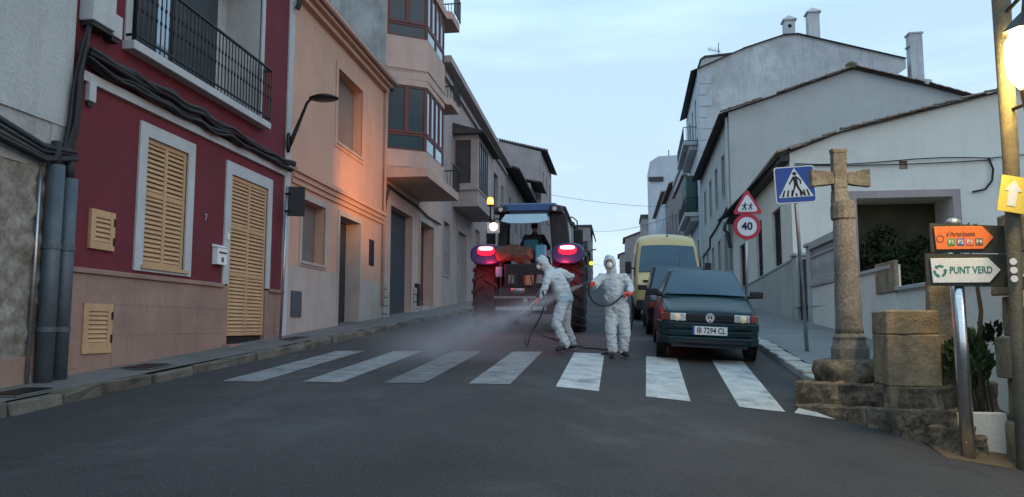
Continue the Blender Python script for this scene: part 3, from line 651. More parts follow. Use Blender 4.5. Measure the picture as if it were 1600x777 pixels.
for s_ in ((23.2, 5.75), (23.35, 5.7)):
    strand([LF(s_[0], s_[1], .1), LF(s_[0] - .2, 5.3, .06), LF(22.98 + (s_[0] - 23.2) * .6, 4.9, .05)], .025, 'cable_loop', 'black cable curving down under the pink bay slab', 'cables under the bay slab')
strand([LF(23.3, 5.8, .06), LF(25, 5.75, .06), LF(27, 5.75, .06), LF(29, 5.6, .06), LF(31.2, 5.6, .08)], .04, 'wall_cable', 'black cable run under the bay slab above garage and door', 'wall cables')

# --- mauve house with box bay
h = empty('box_bay_house', (-7.4, 42, 2.6), 'mauve grey house with a projecting box bay behind the tractor', 'house')
hs = [(32.2, 33.5, 3.6, 5.9), (35.6, 37.8, 2.3, 5.9), (40.5, 42, 3.3, 6.6), (44.5, 46.2, 3.3, 6.6), (47.6, 49.4, 8.9, 11.2), (51.3, 52.4, 9.8, 11.0), (41.5, 43, 8.4, 11.0)]
b = MB(); skin(b, LF, 31.8, 54, 1.5, 12.9, hs, depth=.25); volume(b, LF, 31.8, 54, 1.5, 12.9, 9); b.build('wall', 'mauve_render', h)
for H in hs: panel_back(LF, H, h, 'blind_dark' if H[2] > 8 else 'dim_render', -.2, 'shutter'); surround(LF, H, .14, .1, h, 'mauve_render', .03)
b = MB(); fbox(b, LF, 31.8, 54, 12.2, 12.35, 0, .14); fbox(b, LF, 31.6, 54.1, 12.75, 13.05, -.3, .4); b.build('cornice', 'mauve_render', h)
bx = MB(); fbox(bx, LF, 34.3, 39.3, 6.9, 10.2, 0, 1.15); fbox(bx, LF, 34.2, 39.4, 7.6, 7.7, .02, 1.19); fbox(bx, LF, 34.15, 39.45, 6.82, 6.98, 0, 1.22); bx = bx.build('box_bay', 'mauve_render', h)
b = MB(); b.prism([LF(34.0, 10.2, -.1), LF(34.0, 10.2, 1.5), LF(34.0, 10.28, 1.5), LF(34.0, 10.75, -.1)], LF(39.7, 0, 0) - LF(34.0, 0, 0)); b.build('bay_roof', 'dark_eave', h)
bf = FrA((LF(34.3, 0).x, 34.3), (LF(34.3, 0, 1.15).x, 34.3)); window(bf, (.12, .82, 7.95, 9.95), h, nd=-.02, cols=1, mglass='blind_dark')
bf = FrA((LF(34.3, 0, 1.15).x, 34.3), (LF(39.3, 0, 1.15).x, 39.3)); window(bf, (.4, 2.9, 7.75, 9.95), h, nd=-.02, cols=4, mglass='window_glass')
b = MB(); b.quad(LF(31.6, 12.95, .1), LF(54.1, 12.95, .1), LF(54.1, 14.6, -6), LF(31.6, 14.6, -6)); b.build('roof', 'roof_tile', h)
b = MB(); b.prism([LF(38.4, 12.9, -.3), LF(38.4, 13.6, -.3), LF(38.4, 14.2, -4), LF(38.4, 12.9, -4)], (0, -.5, 0)); b.build('parapet', 'mauve_render', h)

def block(name, lab, fr, u0, u1, zb, zt, m, holes, dep=8, eave=.45, mw='blind_dark', gable=None, roofm='roof_tile', cat='house', grp=None, sill=True):
    h = empty(name, fr((u0 + u1) / 2, zb + .5, 0), lab, cat, grp)
    b = MB(); skin(b, fr, u0, u1, zb, zt, holes, depth=.22); volume(b, fr, u0, u1, zb, zt, dep)
    if gable: b.prism([fr(u0, zt, 0), fr(u0, zt + gable, -dep * .5), fr(u0, zt, -dep)], fr(u1, 0, 0) - fr(u0, 0, 0))
    b.build('wall', m, h)
    for H in holes:
        p = panel_back(fr, H, h, mw, -.15, 'shutter'); 
        if sill: b = MB(); fbox(b, fr, H[0] - .08, H[1] + .08, H[2] - .09, H[2], -.02, .06); b.build('sill', m, h)
    if eave:
        b = MB(); e = eave; g = gable or 0; b.prism([fr(u0 - .1, zt - .02, e), fr(u0 - .1, zt + .12, e), fr(u0 - .1, zt + g + .16, -dep * .5), fr(u0 - .1, zt + g + .02, -dep * .5)], fr(u1 + .1, 0, 0) - fr(u0 - .1, 0, 0)); b.build('roof', roofm, h)
    return h
def wins(us, zs, w_=1.1): return [(u, u + w_, a, b) for u in us for a, b in zs]
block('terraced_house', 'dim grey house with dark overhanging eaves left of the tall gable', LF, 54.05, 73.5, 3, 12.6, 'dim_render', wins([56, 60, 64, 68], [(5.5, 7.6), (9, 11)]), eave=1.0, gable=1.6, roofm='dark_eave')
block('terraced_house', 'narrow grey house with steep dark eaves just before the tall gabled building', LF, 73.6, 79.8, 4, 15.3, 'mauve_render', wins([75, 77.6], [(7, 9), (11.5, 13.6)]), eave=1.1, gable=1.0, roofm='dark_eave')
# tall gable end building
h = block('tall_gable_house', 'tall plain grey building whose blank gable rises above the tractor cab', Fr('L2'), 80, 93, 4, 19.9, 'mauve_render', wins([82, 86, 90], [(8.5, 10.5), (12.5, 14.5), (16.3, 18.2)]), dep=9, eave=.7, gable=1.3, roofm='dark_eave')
roof_tiles(h, (-7.2, 79.95, 20.05), (-1, 0, .26), (0, 1, 0), 22, 1, r=.13, L=.5)
block('far_house', 'low dark terraced house beyond the tall gable on the left', Fr('L2'), 93.2, 112, 5, 15.6, 'dim_render', wins([95, 99, 103, 107], [(8, 10), (12, 14)]), eave=.6, gable=1)
block('far_house', 'pale narrow house with an antenna just right of the tractor cab', Fr('L2'), 112.2, 134, 6, 18.9, 'wall_mid', wins([115, 120, 125, 130], [(9.5, 11.5), (14, 16)]), eave=.5, gable=1)
h = empty('far_house', (-7.2, 176, 10.5), 'farthest house on the left with flat top and overhanging eave', 'house')
b = MB(); b.box(-12, -5.8, 176, 190, 8, 24.2); b.build('wall', 'dim_render', h)
b = MB(); b.box(-12.2, -5.55, 175.7, 190, 24.2, 24.7); b.prism([(-5.55, 175.7, 24.7), (-4.9, 175.7, 22.2), (-5.1, 175.7, 22.1), (-5.8, 175.7, 24.2)], (0, 14, 0)); b.build('roof', 'dark_eave', h)
for zz in (12, 15.5, 19): b = MB(); b.box(-7.6, -6.6, 175.94, 176, zz, zz + 2); b.build('shutter', 'blind_dark', h); b = MB(); b.box(-5.86, -5.74, 176, 190, zz - 1.2, zz - .9); b.build('string_course', 'dim_render', h)
block('far_house', 'dim house filling the left row before the farthest one', Fr('L2'), 134.2, 175, 7, 19.6, 'dim_render', wins([138, 146, 154, 162], [(11, 13), (15.5, 17.5)]), eave=.5, gable=.8)

# ================================================================== RIGHT SIDE
def gable_pts(pts, y, z0): return [Vector((pts[0][0], y, z0))] + [Vector((x, y, z)) for x, z in pts] + [Vector((pts[-1][0], y, z0))]
# --- white gabled house (nearest)
h = empty('white_gabled_house', (5.3, 24.2, 1.6), 'white gabled house with a large shaded opening behind the stone cross', 'house')
GA = Fr('G', 24.0); ga = [(5.28, 6.62), (6.75, 7.18), (10.2, 7.99), (12.2, 8.46), (14.5, 7.8), (18, 6.8)]
OP = (7.16, 9.86, 2.0, 5.17)
b = MB(); skin(b, GA, 5.27, 18, .5, 6.6, [OP, (8.42, 8.66, 6.02, 6.28)], depth=1.3); b.add([(5.27, 24, 6.6)] + [(x, 24, z) for x, z in ga] + [(18, 24, 6.6)], [tuple(range(len(ga) + 2))])
b.build('gable_wall', 'white_wall_right', h)
b = MB(); fbox(b, GA, OP[0], OP[1], OP[2], OP[3], -1.35, -1.3); b.build('opening_screen', 'screen_olive', h)
surround(GA, OP, .22, 0, h, 'mauve_render', .03, sill=False); b = MB(); fbox(b, GA, 8.42, 8.66, 6.02, 6.28, -.12, -.06); b.build('vent_grille', 'sandstone', h)
AW = [(25.75, 27.35, 3.35, 5.25), (29.6, 31.1, 3.1, 5.35), (34.4, 36.2, 3.0, 5.0)]
b = MB(); skin(b, RF, 24.0, 38.6, .5, 6.6, AW, depth=.2); volume(b, RF, 24.0, 38.6, .5, 6.6, 12, top=False, near=False); b.build('street_wall', 'white_wall_right', h)
for H in AW: louver(RF, H, h, 2, 1, -.14, m='blind_dark', pitch=.12)
b = MB(); b.hexa([RF(23.98, .8, 0), RF(38.6, .8, 0), RF(38.6, .8, .05), RF(23.98, .8, .05), RF(23.98, 3.3, 0), RF(38.6, 2.95, 0), RF(38.6, 2.95, .05), RF(23.98, 3.3, .05)]); b.build('dado', 'dado_right', h)
b = MB(); b.hexa([RF(23.98, 3.3, 0), RF(38.6, 2.95, 0), RF(38.6, 2.95, .075), RF(23.98, 3.3, .075), RF(23.98, 3.36, 0), RF(38.6, 3.01, 0), RF(38.6, 3.01, .075), RF(23.98, 3.36, .075)]); b.build('dado_cap', 'dado_right', h)
b = MB()
for i in range(len(ga) - 1):
    (x0, z0_), (x1, z1_) = ga[i], ga[i + 1]; b.prism([(x0 - (.35 if i == 0 else 0), 23.85, z0_ + .0 - (.12 if i == 0 else 0)), (x1, 23.85, z1_), (x1, 23.85, z1_ + .04), (x0 - (.35 if i == 0 else 0), 23.85, z0_ + .04 - (.12 if i == 0 else 0))], (0, 14.8, 0))
b.build('roof', 'dark_eave', h)
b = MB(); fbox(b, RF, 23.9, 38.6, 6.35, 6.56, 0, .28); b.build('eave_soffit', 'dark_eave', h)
roof_tiles(h, RF(23.9, 6.58, .36), (.0275, 1, 0), (1, 0, .36), 64, 2, r=.1)
for i in range(3):
    (x0, z0_), (x1, z1_) = ga[i], ga[i + 1]; n = int(math.hypot(x1 - x0, z1_ - z0_) / .34); roof_tiles(h, (x0, 23.82, z0_ + .04), (0, 1, 0), (x1 - x0, 0, z1_ - z0_), 1, n, r=.09)
for k, zz in enumerate((5.95, 6.0)):
    pts = [(5.4 + .7 * i, 23.93, 6.22 + k * .05 - .06 * math.sin(math.pi * i / 8 * (1 + k))) for i in range(9)] 
    strand([(x, y, z) for x, y, z in pts], .016, 'wall_cable', 'thin cable strung straight across the white gable', 'cables on the white gable')
strand([(10.9, 23.95, 6.3), (11.0, 23.93, 5.95), (10.95, 23.93, 5.6), (10.75, 23.93, 5.35), (10.4, 23.93, 5.28)], .03, 'wall_cable', 'cable drooping in a curve right of the large opening', 'cables on the white gable')
strand([(11.0, 23.93, 6.28), (12.5, 23.93, 6.4), (15, 23.93, 6.5)], .016, 'wall_cable', 'thin cable leaving the right end of the white gable', 'cables on the white gable')
t = empty('wall_fixture', (11.5, 23.95, 5.6), 'small brown wall lantern fixture near the right end of the white gable', 'lantern'); b = MB(); b.lathe([(.02, .0), (.1, .12), (.13, .5), (.05, .62), (.02, .8)], (11.5, 23.85, 5.3), n=8); b.build('lantern_body', 'sandstone', t); b = MB(); b.box(11.46, 11.54, 23.85, 24.0, 5.95, 6.0); b.build('bracket', 'iron', t)

# --- yard wall with pillars and balustrade
t = empty('yard_wall', RF(16, 1.0, 0), 'pale yard wall stepping along the right pavement behind the stone cross', 'wall')
b = MB()
for u0, u1, z0_, z1_, nn in ((14.75, 22.0, 2.46, 2.36, 0), (9.5, 14.75, 2.03, 1.98, -.02)):
    b.hexa([RF(u0, 0, nn), RF(u1, 0, nn), RF(u1, 0, -.1), RF(u0, 0, -.1), RF(u0, z0_ if u0 > 14 else z1_, nn), RF(u1, z1_ if u0 > 14 else z0_, nn), RF(u1, z1_ if u0 > 14 else z0_, -.1), RF(u0, z0_ if u0 > 14 else z1_, -.1)])
b.build('wall', 'white_wall_right', t)
b = MB()
for u0, u1, z in ((14.9, 21.9, 2.42), (9.5, 14.7, 2.0)): fbox(b, RF, u0, u1, z - .02, z + .05, -.13, .04)
b.build('coping', 'dado_right', t, bevel=.01)
b = MB(); fbox(b, RF, 14.68, 15.85, 1.96, 2.54, -.05, .03); b.build('pillar', 'sandstone', t, bevel=.02)
for (u0, u1, zt, lab) in ((21.55, 21.98, 3.5, None), (23.35, 23.98, 3.4, None)):
    b = MB(); fbox(b, RF, u0, u1, .6, zt, -.4, .04); fbox(b, RF, u0 - .06, u1 + .04, zt, zt + .1, -.45, .1); b.build('gate_pillar', 'dado_right', t, bevel=.02)
bl = MB(); fbox(bl, RF, 18.5, 21.55, 3.4, 3.58, -.2, .06); fbox(bl, RF, 18.5, 21.55, 2.44, 2.56, -.2, .04); fbox(bl, RF, 18.5, 21.55, 3.18, 3.22, -.1, .02); fbox(bl, RF, 18.4, 18.6, 2.4, 3.6, -.1, .08); fbox(bl, RF, 18.6, 21.55, 2.56, 3.4, -.16, -.12); bl = bl.build('balustrade', 'dado_right', t)
me = MB(); me.lathe([(.05, 0), (.05, .06), (.03, .1), (.075, .3), (.08, .42), (.035, .68), (.05, .78), (.05, .84)], n=8); me = me.mesh('baluster', smooth=True)
for i in range(16): put(me, 'baluster', 'dado_right', bl, RF(18.72 + i * .18, 2.56, -.05))
t = empty('gate', RF(22.6, 1.4, 0), 'narrow dark gate between two grey pillars in the yard wall', 'gate')
b = MB(); fbox(b, RF, 21.99, 23.34, 1.35, 3.25, -.12, -.06); b.build('leaf', 'blind_dark', t)
for i in range(9): b = MB(); fbox(b, RF, 22.02 + i * .146, 22.15 + i * .146, 1.4, 3.2, -.06, -.04); b.build('board', 'blind_dark', t)
b = MB(); fbox(b, RF, 21.98, 23.35, 1.1, 1.38, -.3, .12); b.build('step', 'dado_right', t)
b = MB(); b.add([(5.0, 8, 1.75), (5.2, 23.9, 1.9), (18, 23.9, 1.9), (18, 8, 1.75)], [(0, 1, 2, 3)]); b.build('yard_ground', 'ground_earth', kind='structure')

# --- middle gabled house
h = empty('grey_gabled_house', (5.7, 40, 2.4), 'grey gabled house with a blank side wall and tall shuttered windows, behind the white one', 'house')
GB = Fr('G', 38.8); gb = [(5.66, 12.05), (8.0, 12.8), (11.7, 14.0), (15.1, 12.98), (20, 11.3)]
b = MB(); b.add([(x, 38.8, z) for x, z in [(5.66, 1)] + gb + [(20, 1)]], [tuple(range(len(gb) + 2))]); b.build('gable_wall', 'wall_mid', h)
BW = wins([41.2, 44.9, 48.6, 52.6], [(8.3, 10.5)], 1.3) + wins([40.8, 44.2, 48, 51.8, 55], [(3.6, 6.2)], 1.2)
b = MB(); skin(b, RF, 38.8, 57, 1.5, 12.0, BW, depth=.2); volume(b, RF, 38.8, 57, 1.5, 12, 12, top=False, near=False); b.build('street_wall', 'wall_mid', h)
for H in BW: panel_back(RF, H, h, 'blind_dark', -.15, 'shutter'); surround(RF, H, .12, .1, h, 'dado_right', .025)
b = MB()
for i in range(len(gb) - 1):
    (x0, z0_), (x1, z1_) = gb[i], gb[i + 1]; e = .5 if i == 0 else 0; b.prism([(x0 - e, 38.6, z0_ - e * .3), (x1, 38.6, z1_), (x1, 38.6, z1_ + .05), (x0 - e, 38.6, z0_ + .05 - e * .3)], (.35, 18.5, 0))
b.build('roof', 'dark_eave', h)
for i in range(len(gb) - 1):
    (x0, z0_), (x1, z1_) = gb[i], gb[i + 1]; n = int(math.hypot(x1 - x0, z1_ - z0_) / .41); roof_tiles(h, (x0 - (.4 if i == 0 else 0), 38.55, z0_ - .05 if i == 0 else z0_ + .05), (0, 1, 0), (x1 - x0 + (.4 if i == 0 else 0), 0, z1_ - z0_ + (.1 if i == 0 else 0)), 1, n, r=.11, L=.5)
b = MB(); b.lathe([(.25, 0), (.3, .2), (.12, .35)], (11.6, 38.7, 14.0), n=8); b.build('ridge_cap', 'sandstone_dark', h)
b = MB(); b.tube([RF(38.95, 11.8, .1), RF(38.95, 6, .1), RF(38.95, 2.6, .1)], .07, 8); b.build('downpipe', 'dado_right', h, smooth=True)
b = MB(); b.tube([RF(40, 7.4, .05), RF(46, 7.1, .05), RF(50, 7.0, .05), RF(50.2, 6.4, .05), RF(56.5, 6.3, .05)], .05, 6); b.build('wall_conduit', 'iron', h, smooth=True)
b = MB(); b.tube([RF(38.9, 6.5, .3), RF(38.9, 6.1, .35), RF(38.7, 5.9, .2), RF(38.7, 5.2, .12)], .09, 8); b.build('drain_elbow', 'drain_metal', h, smooth=True)

# --- tall white house with quoins
h = empty('tall_white_house', (6.2, 58, 4), 'tall weathered white house with quoins, chimneys and street balconies', 'house')
gc = [(6.17, 20.5), (9.5, 21.9), (12.4, 22.8), (13.4, 22.85), (20.9, 20.6)]
b = MB(); b.add([(x, 57.2, z) for x, z in [(6.17, 3)] + gc + [(20.9, 19.9), (20.2, 19.4), (22.6, 19.0), (22.6, 3)]], [tuple(range(len(gc) + 5))[::-1]]); b.build('gable_wall', 'wall_tall', h)
CW = [(59.2, 60.6, 16.5, 18.9), (62.5, 64, 16.5, 18.9), (66, 67.5, 16.5, 18.9), (59.5, 61, 10.3, 13.2), (64, 65.5, 10.3, 13.2), (59.5, 61, 5, 8), (64, 65.5, 5, 8), (58.2, 59.2, 14.6, 15.6)]
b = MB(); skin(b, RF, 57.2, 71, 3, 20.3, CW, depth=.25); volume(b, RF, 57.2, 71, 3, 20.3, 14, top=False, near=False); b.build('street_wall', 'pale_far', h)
for H in CW: panel_back(RF, H, h, 'green_shutter', -.12, 'shutter')
b = MB()
for i in range(len(gc) - 1):
    (x0, z0_), (x1, z1_) = gc[i], gc[i + 1]; e = .5 if i == 0 else 0; b.prism([(x0 - e, 57.0, z0_ - e * .4), (x1, 57.0, z1_), (x1, 57.0, z1_ + .03), (x0 - e, 57.0, z0_ + .06 - e * .4)], (.3, 14.2, 0))
b.build('roof', 'dark_eave', h)
for i in range(14):
    wq = .95 if i % 2 else .6
    b = MB(); b.box(6.22, 6.22 + wq, 57.16, 57.2, 8.2 + i * .86, 8.2 + i * .86 + .74); b.build('quoin', 'pale_far', h, bevel=.02)
for (x0, x1, z0_, z1_, cap) in ((12.6, 13.35, 22.4, 24.0, 1), (14.3, 15.1, 21.9, 24.5, 1), (21.3, 22.15, 18, 22.5, 0)):
    b = MB(); b.box(x0, x1, 57.3, 58.1, z0_, z1_); o = b.build('chimney', 'wall_tall', h)
    b = MB()
    if cap: b.box(x0 - .12, x1 + .12, 57.2, 58.2, z1_, z1_ + .1); xm = (x0 + x1) / 2; b.add([(x0 - .1, 57.2, z1_ + .1), (x1 + .1, 57.2, z1_ + .1), (x1 + .1, 58.2, z1_ + .1), (x0 - .1, 58.2, z1_ + .1), (xm, 57.7, z1_ + .55)], [(0, 1, 4), (1, 2, 4), (2, 3, 4), (3, 0, 4)])
    else: b.box(x0 - .08, x1 + .08, 57.25, 58.15, z1_, z1_ + .12); b.box(x0 - .1, x0, 57.3, 58.1, z1_ - .9, z1_ - .78)
    b.build('chimney_cap', 'wall_tall', o)
b = MB(); b.lathe([(.14, 0), (.14, .02)], (12.97, 57.28, 23.55), 'y'); b.build('flue_hole', 'dark_inside', h)
for za, zb in ((15.2, 15.5), (9.7, 10.0)):
    b = MB(); fbox(b, RF, 59, 68.5, za, zb, 0, 1.05); fbox(b, RF, 59.2, 68.3, za - .35, za, 0, .6); b.build('balcony_slab', 'wall_tall', h)
    rl = MB()
    for zz in (zb + .05, zb + 1.1): rl.tube([RF(59.05, zz, 0), RF(59.05, zz, 1.0), RF(68.45, zz, 1.0), RF(68.45, zz, 0)], .035, 5)
    rl = rl.build('railing', 'iron', h); bm_ = MB(); bm_.tube([(0, 0, 0), (0, 0, 1.1)], .022, 4); bm_ = bm_.mesh('baluster')
    for i in range(48): put(bm_, 'baluster', 'iron', rl, RF(59.05 + i * .2, zb, 1.0))
    for i in range(1, 6): put(bm_, 'baluster', 'iron', rl, RF(59.05, zb, 1.0 - i * .18))
b = MB(); fbox(b, RF, 60, 66.5, 10.1, 13.0, .1, .85); gb_ = b.build('balcony_screen', 'green_shutter', h)
# roof storey behind + antenna
h2 = empty('roof_storey', (9, 62, 21), 'low dark flat roofed storey rising behind the tall white gable', 'building'); b = MB(); b.prism([(6.9, 61, 20), (6.9, 61, 22.5), (7.2, 61, 22.7), (11.8, 61, 23.05), (11.8, 61, 20)], (0, 6, 0)); b.build('wall', 'dado_right', h2); b = MB(); b.prism([(6.8, 60.9, 22.5), (7.2, 60.9, 22.72), (11.9, 60.9, 23.08), (11.9, 60.9, 23.2), (7.15, 60.9, 22.86), (6.8, 60.9, 22.6)], (0, 6.2, 0)); b.build('roof', 'dark_eave', h2)
t = empty('tv_antenna', (8.35, 61.5, 22.8), 'small television antenna on the dark roof storey at top right', 'antenna'); b = MB(); b.tube([(8.35, 61.5, 22.6), (8.35, 61.5, 24.1)], .03, 5); b.build('mast', 'iron', t)
b = MB(); b.tube([(7.5, 61.5, 23.6), (8.5, 61.5, 23.3)], .02, 4)
for i in range(6): b.tube([(7.55 + i * .17, 61.2, 23.6 - i * .05), (7.55 + i * .17, 61.8, 23.6 - i * .05)], .012, 4); b.tube([(7.6 + i * .17, 61.5, 23.3 - i * .05), (7.6 + i * .17, 61.5, 23.85 - i * .05)], .012, 4)
b.build('elements', 'iron', t)
# --- houses further up on the right
R2 = Fr('R2')
h = block('balustraded_house', 'grey house with a roof balustrade beyond the tall white house', R2, 71.2, 84, 3.5, 15.2, 'dim_render', wins([73, 77, 81], [(6, 8.5), (10.5, 13)]), dep=9, eave=.2, gable=None)
o = MB(); fbox(o, R2, 71.2, 84, 15.3, 15.5, -.4, .1); fbox(o, R2, 71.2, 84, 16.5, 16.7, -.4, .15); o.box(6.15, 9, 71.2, 71.6, 16.5, 16.7); o = o.build('balustrade', 'pale_far', h)
me = MB(); me.lathe([(.1, 0), (.06, .2), (.16, .5), (.06, .8), (.1, 1.0)], n=8); me = me.mesh('baluster', smooth=True)
for i in range(20): put(me, 'baluster', 'pale_far', o, R2(71.5 + i * .62, 15.5, -.1))
for i in range(4): put(me, 'baluster', 'pale_far', o, (6.6 + i * .45, 71.4, 15.5))
block('far_house', 'weathered grey house with stepped roofline up the right side', R2, 84.2, 99, 4, 16.9, 'dim_render', wins([86, 90, 94], [(7, 9.2), (11.5, 14)]), dep=8, eave=.5, gable=1)
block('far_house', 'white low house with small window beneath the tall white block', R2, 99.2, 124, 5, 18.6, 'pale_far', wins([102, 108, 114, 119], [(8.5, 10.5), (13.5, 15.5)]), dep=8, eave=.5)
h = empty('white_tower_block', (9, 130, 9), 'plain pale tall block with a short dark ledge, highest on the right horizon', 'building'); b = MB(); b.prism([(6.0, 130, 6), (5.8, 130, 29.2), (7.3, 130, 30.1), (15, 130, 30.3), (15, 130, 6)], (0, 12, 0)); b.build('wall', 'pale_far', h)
b = MB(); b.box(5.5, 8.0, 129.6, 130.1, 25.8, 26.5); b.build('ledge', 'dark_eave', h); b = MB(); b.tube([(9.0, 130.5, 30.2), (9.0, 130.5, 31.2)], .08, 5); b.build('mast', 'iron', h)
h = empty('far_house', (6, 160, 11), 'small blue grey house peeking over the yellow van', 'house'); b = MB(); b.box(5.2, 9, 160, 170, 6, 23.8); b.build('wall', 'dim_render', h); b = MB(); b.box(5.0, 9.2, 159.7, 170.2, 23.8, 24.5); b.build('roof', 'dark_eave', h)
for x0, x1, y, zt, lab in ((2.05, 6.5, 185, 22.4, 'far house with sloping roof just left of the yellow van'), (.75, 3, 205, 20.3, 'lowest farthest house at the head of the street')):
    h = empty('far_house', ((x0 + x1) / 2, y, 11.5), lab, 'house'); b = MB(); b.prism([(x0, y, 8), (x1, y, 8), (x1, y, zt + (x1 - x0) * .35), (x0, y, zt)], (0, 12, 0)); b.build('wall', 'dim_render', h)
    b = MB(); b.prism([(x0 - .5, y - .3, zt - .1), (x1 + .1, y - .3, zt + (x1 - x0) * .38), (x1 + .1, y - .3, zt + (x1 - x0) * .38 + .4), (x0 - .5, y - .3, zt + .2)], (0, 12.6, 0)); b.build('roof', 'dark_eave', h)
# overhead wires
for p0, p1, sg, lab in (((-7.8, 90, 17.0), (6.2, 90, 15.2), .3, 'upper thin wire spanning the street'), ((-7.5, 120, 17.0), (6.2, 78, 12.6), 1.2, 'lower sagging wire spanning the street'), ((-6, 185, 16.4), (2, 190, 16.2), .2, 'faint far wire spanning the top of the street')):
    p0, p1 = Vector(p0), Vector(p1); b = MB(); b.tube([p0.lerp(p1, i / 14) - Vector((0, 0, sg * 4 * (i / 14) * (1 - i / 14))) for i in range(15)], .025, 4); b.build('overhead_wire', 'cable', None, label=lab, cat='wire')
t = empty('far_street_lamp', (-5.0, 130, 8.3), 'small curved street lamp far up the left side', 'street lamp'); b = MB(); b.tube([(-5.0, 130, 8.2), (-5.0, 130, 13.2), (-4.8, 130, 13.9), (-4.0, 130, 14.3)], .06, 5); b.build('pole', 'iron', t); b = MB(); b.box(-4.2, -3.4, 129.8, 130.2, 14.25, 14.42); b.build('lamp_head', 'iron', t)

# ================================================================== CROSS AND STONES
def rock(name, m, parent, c, s, seed, amp=.05, cuts=3, rot=0, pts=None):
    b = MB()
    if pts: b.hexa(pts)
    else: b.box(-s[0] / 2, s[0] / 2, -s[1] / 2, s[1] / 2, -s[2] / 2, s[2] / 2)
    if not pts:
        R_ = Matrix.Rotation(rot, 4, 'Z'); b.v = [R_ @ v + Vector(c) for v in b.v]
    me = b.mesh(name, wloc(parent)); bm = bmesh.new(); bm.from_mesh(me)
    bmesh.ops.bevel(bm, geom=list(bm.edges), offset=.014, segments=1, affect='EDGES')
    for _ in range(cuts): bmesh.ops.subdivide_edges(bm, edges=[e for e in bm.edges if e.calc_length() > .06], cuts=1, use_grid_fill=True)
    bm.normal_update()
    for v in bm.verts:
        p = v.co + wloc(parent); v.co += v.normal * (noise.noise(p * 4 + Vector((seed, 0, 0))) * amp + noise.noise(p * 11 + Vector((seed, 3, 0))) * amp * .6 + noise.noise(p * 24) * amp * .3)
    bm.to_mesh(me); bm.free(); me.materials.append(M[m])
    o = bpy.data.objects.new(name, me); COL.objects.link(o); o.parent = parent; return o
steps = empty('stepped_plinth', (2.9, 9.6, .3), 'rough rubble stone steps carrying the old stone cross', 'stone steps')
A, B_ = Vector((2.16, 10.05, 0)), Vector((3.4, 8.62, 0)); d = (B_ - A).normalized(); nn = Vector((d.y, -d.x, 0)); nn = nn if nn.x < 0 else -nn  # outward to the road
back = -nn
def tier(A, B_, depth, z0a, z0b, z1a, z1b, nst, seed, m='step_stone'):
    for i in range(nst):
        t0, t1 = i / nst + (U(-.03, .03) if i else 0), (i + 1) / nst
        p, q = A.lerp(B_, t0), A.lerp(B_, t1 - .004); za, zb = z1a + (z1b - z1a) * t0, z1a + (z1b - z1a) * t1; ya, yb = z0a + (z0b - z0a) * t0, z0a + (z0b - z0a) * t1
        dd = back * depth; pt = [p + Vector((0, 0, ya)), q + Vector((0, 0, yb)), q + dd + Vector((0, 0, yb)), p + dd + Vector((0, 0, ya)), p + Vector((0, 0, za)), q + Vector((0, 0, zb)), q + dd + Vector((0, 0, zb)), p + dd + Vector((0, 0, za))]
        rock('step_stone', (m if (i + seed) % 2 else 'sandstone_dark'), steps, None, (.3, .3, .3), seed + i * 3, .04, 4, pts=pt)
tier(A, B_, .6, .1, -.15, .36, .47, 4, 1)
tier(A + back * .16 - d * .12, B_ + back * .14 - d * .2, 1.35, .15, .2, .64, .68, 3, 30)
rock('step_stone', 'sandstone_dark', steps, (3.42, 8.66, .1), (.34, .3, .42), 77, .04, 3, rot=-.8)
rock('step_stone', 'step_stone', steps, (3.62, 8.62, .06), (.2, .26, .3), 79, .04, 3, rot=-.5)
cross = empty('stone_cross', (2.9, 10.25, .66), 'weathered stone cross on a round column beside the crossing', 'stone cross')
cx_, cy_ = 2.9, 10.25
b = MB(); b.lathe([(.36, .62), (.42, .66), (.43, .78), (.4, .9), (.3, .93)], (cx_, cy_, 0), n=20)
o = b.build('drum', 'step_stone', cross, smooth=True); 
me = o.data; bm = bmesh.new(); bm.from_mesh(me); bmesh.ops.subdivide_edges(bm, edges=bm.edges, cuts=2, use_grid_fill=True)
for v in bm.verts: v.co += Vector((v.co.x, v.co.y, 0)).normalized() * (noise.noise(v.co * 6) * .07)
bm.to_mesh(me); bm.free()
b = MB(); b.lathe([(.235, .92), (.235, 1.06), (.2, 1.17), (.215, 1.2), (.17, 1.25)], (cx_, cy_, 0), n=8); b.build('base', 'column_stone', cross, bevel=.01)
b = MB(); prof = [(.165 - .035 * i / 18, 1.24 + 1.46 * i / 18) for i in range(19)]; b.lathe(prof, (cx_, cy_, 0), n=24); o = b.build('shaft', 'column_stone', cross, smooth=True)
for v in o.data.vertices: v.co += Vector((v.co.x, v.co.y, 0)).normalized() * (noise.noise(Vector((v.co.x * 4, v.co.y * 4, v.co.z * 5))) * .012)
b = MB(); b.lathe([(.13, 2.69), (.155, 2.71), (.155, 2.86), (.14, 2.93), (.1, 2.95)], (cx_ - .01, cy_, 0), n=14); b.build('capital', 'column_stone', cross, smooth=False, bevel=.01)
R_ = Matrix.Rotation(.12, 4, 'Z')
b = MB(); b.hexa([(-.1, -.07, 2.92), (.1, -.07, 2.92), (.1, .07, 2.92), (-.1, .07, 2.92), (-.085, -.06, 3.1), (.085, -.06, 3.1), (.085, .06, 3.1), (-.085, .06, 3.1)]); b.box(-.085, .085, -.06, .06, 3.1, 3.56); b.hexa([(-.085, -.06, 3.56), (.085, -.06, 3.56), (.085, .06, 3.56), (-.085, .06, 3.56), (-.105, -.07, 3.62), (.105, -.07, 3.62), (.105, .07, 3.62), (-.105, .07, 3.62)])
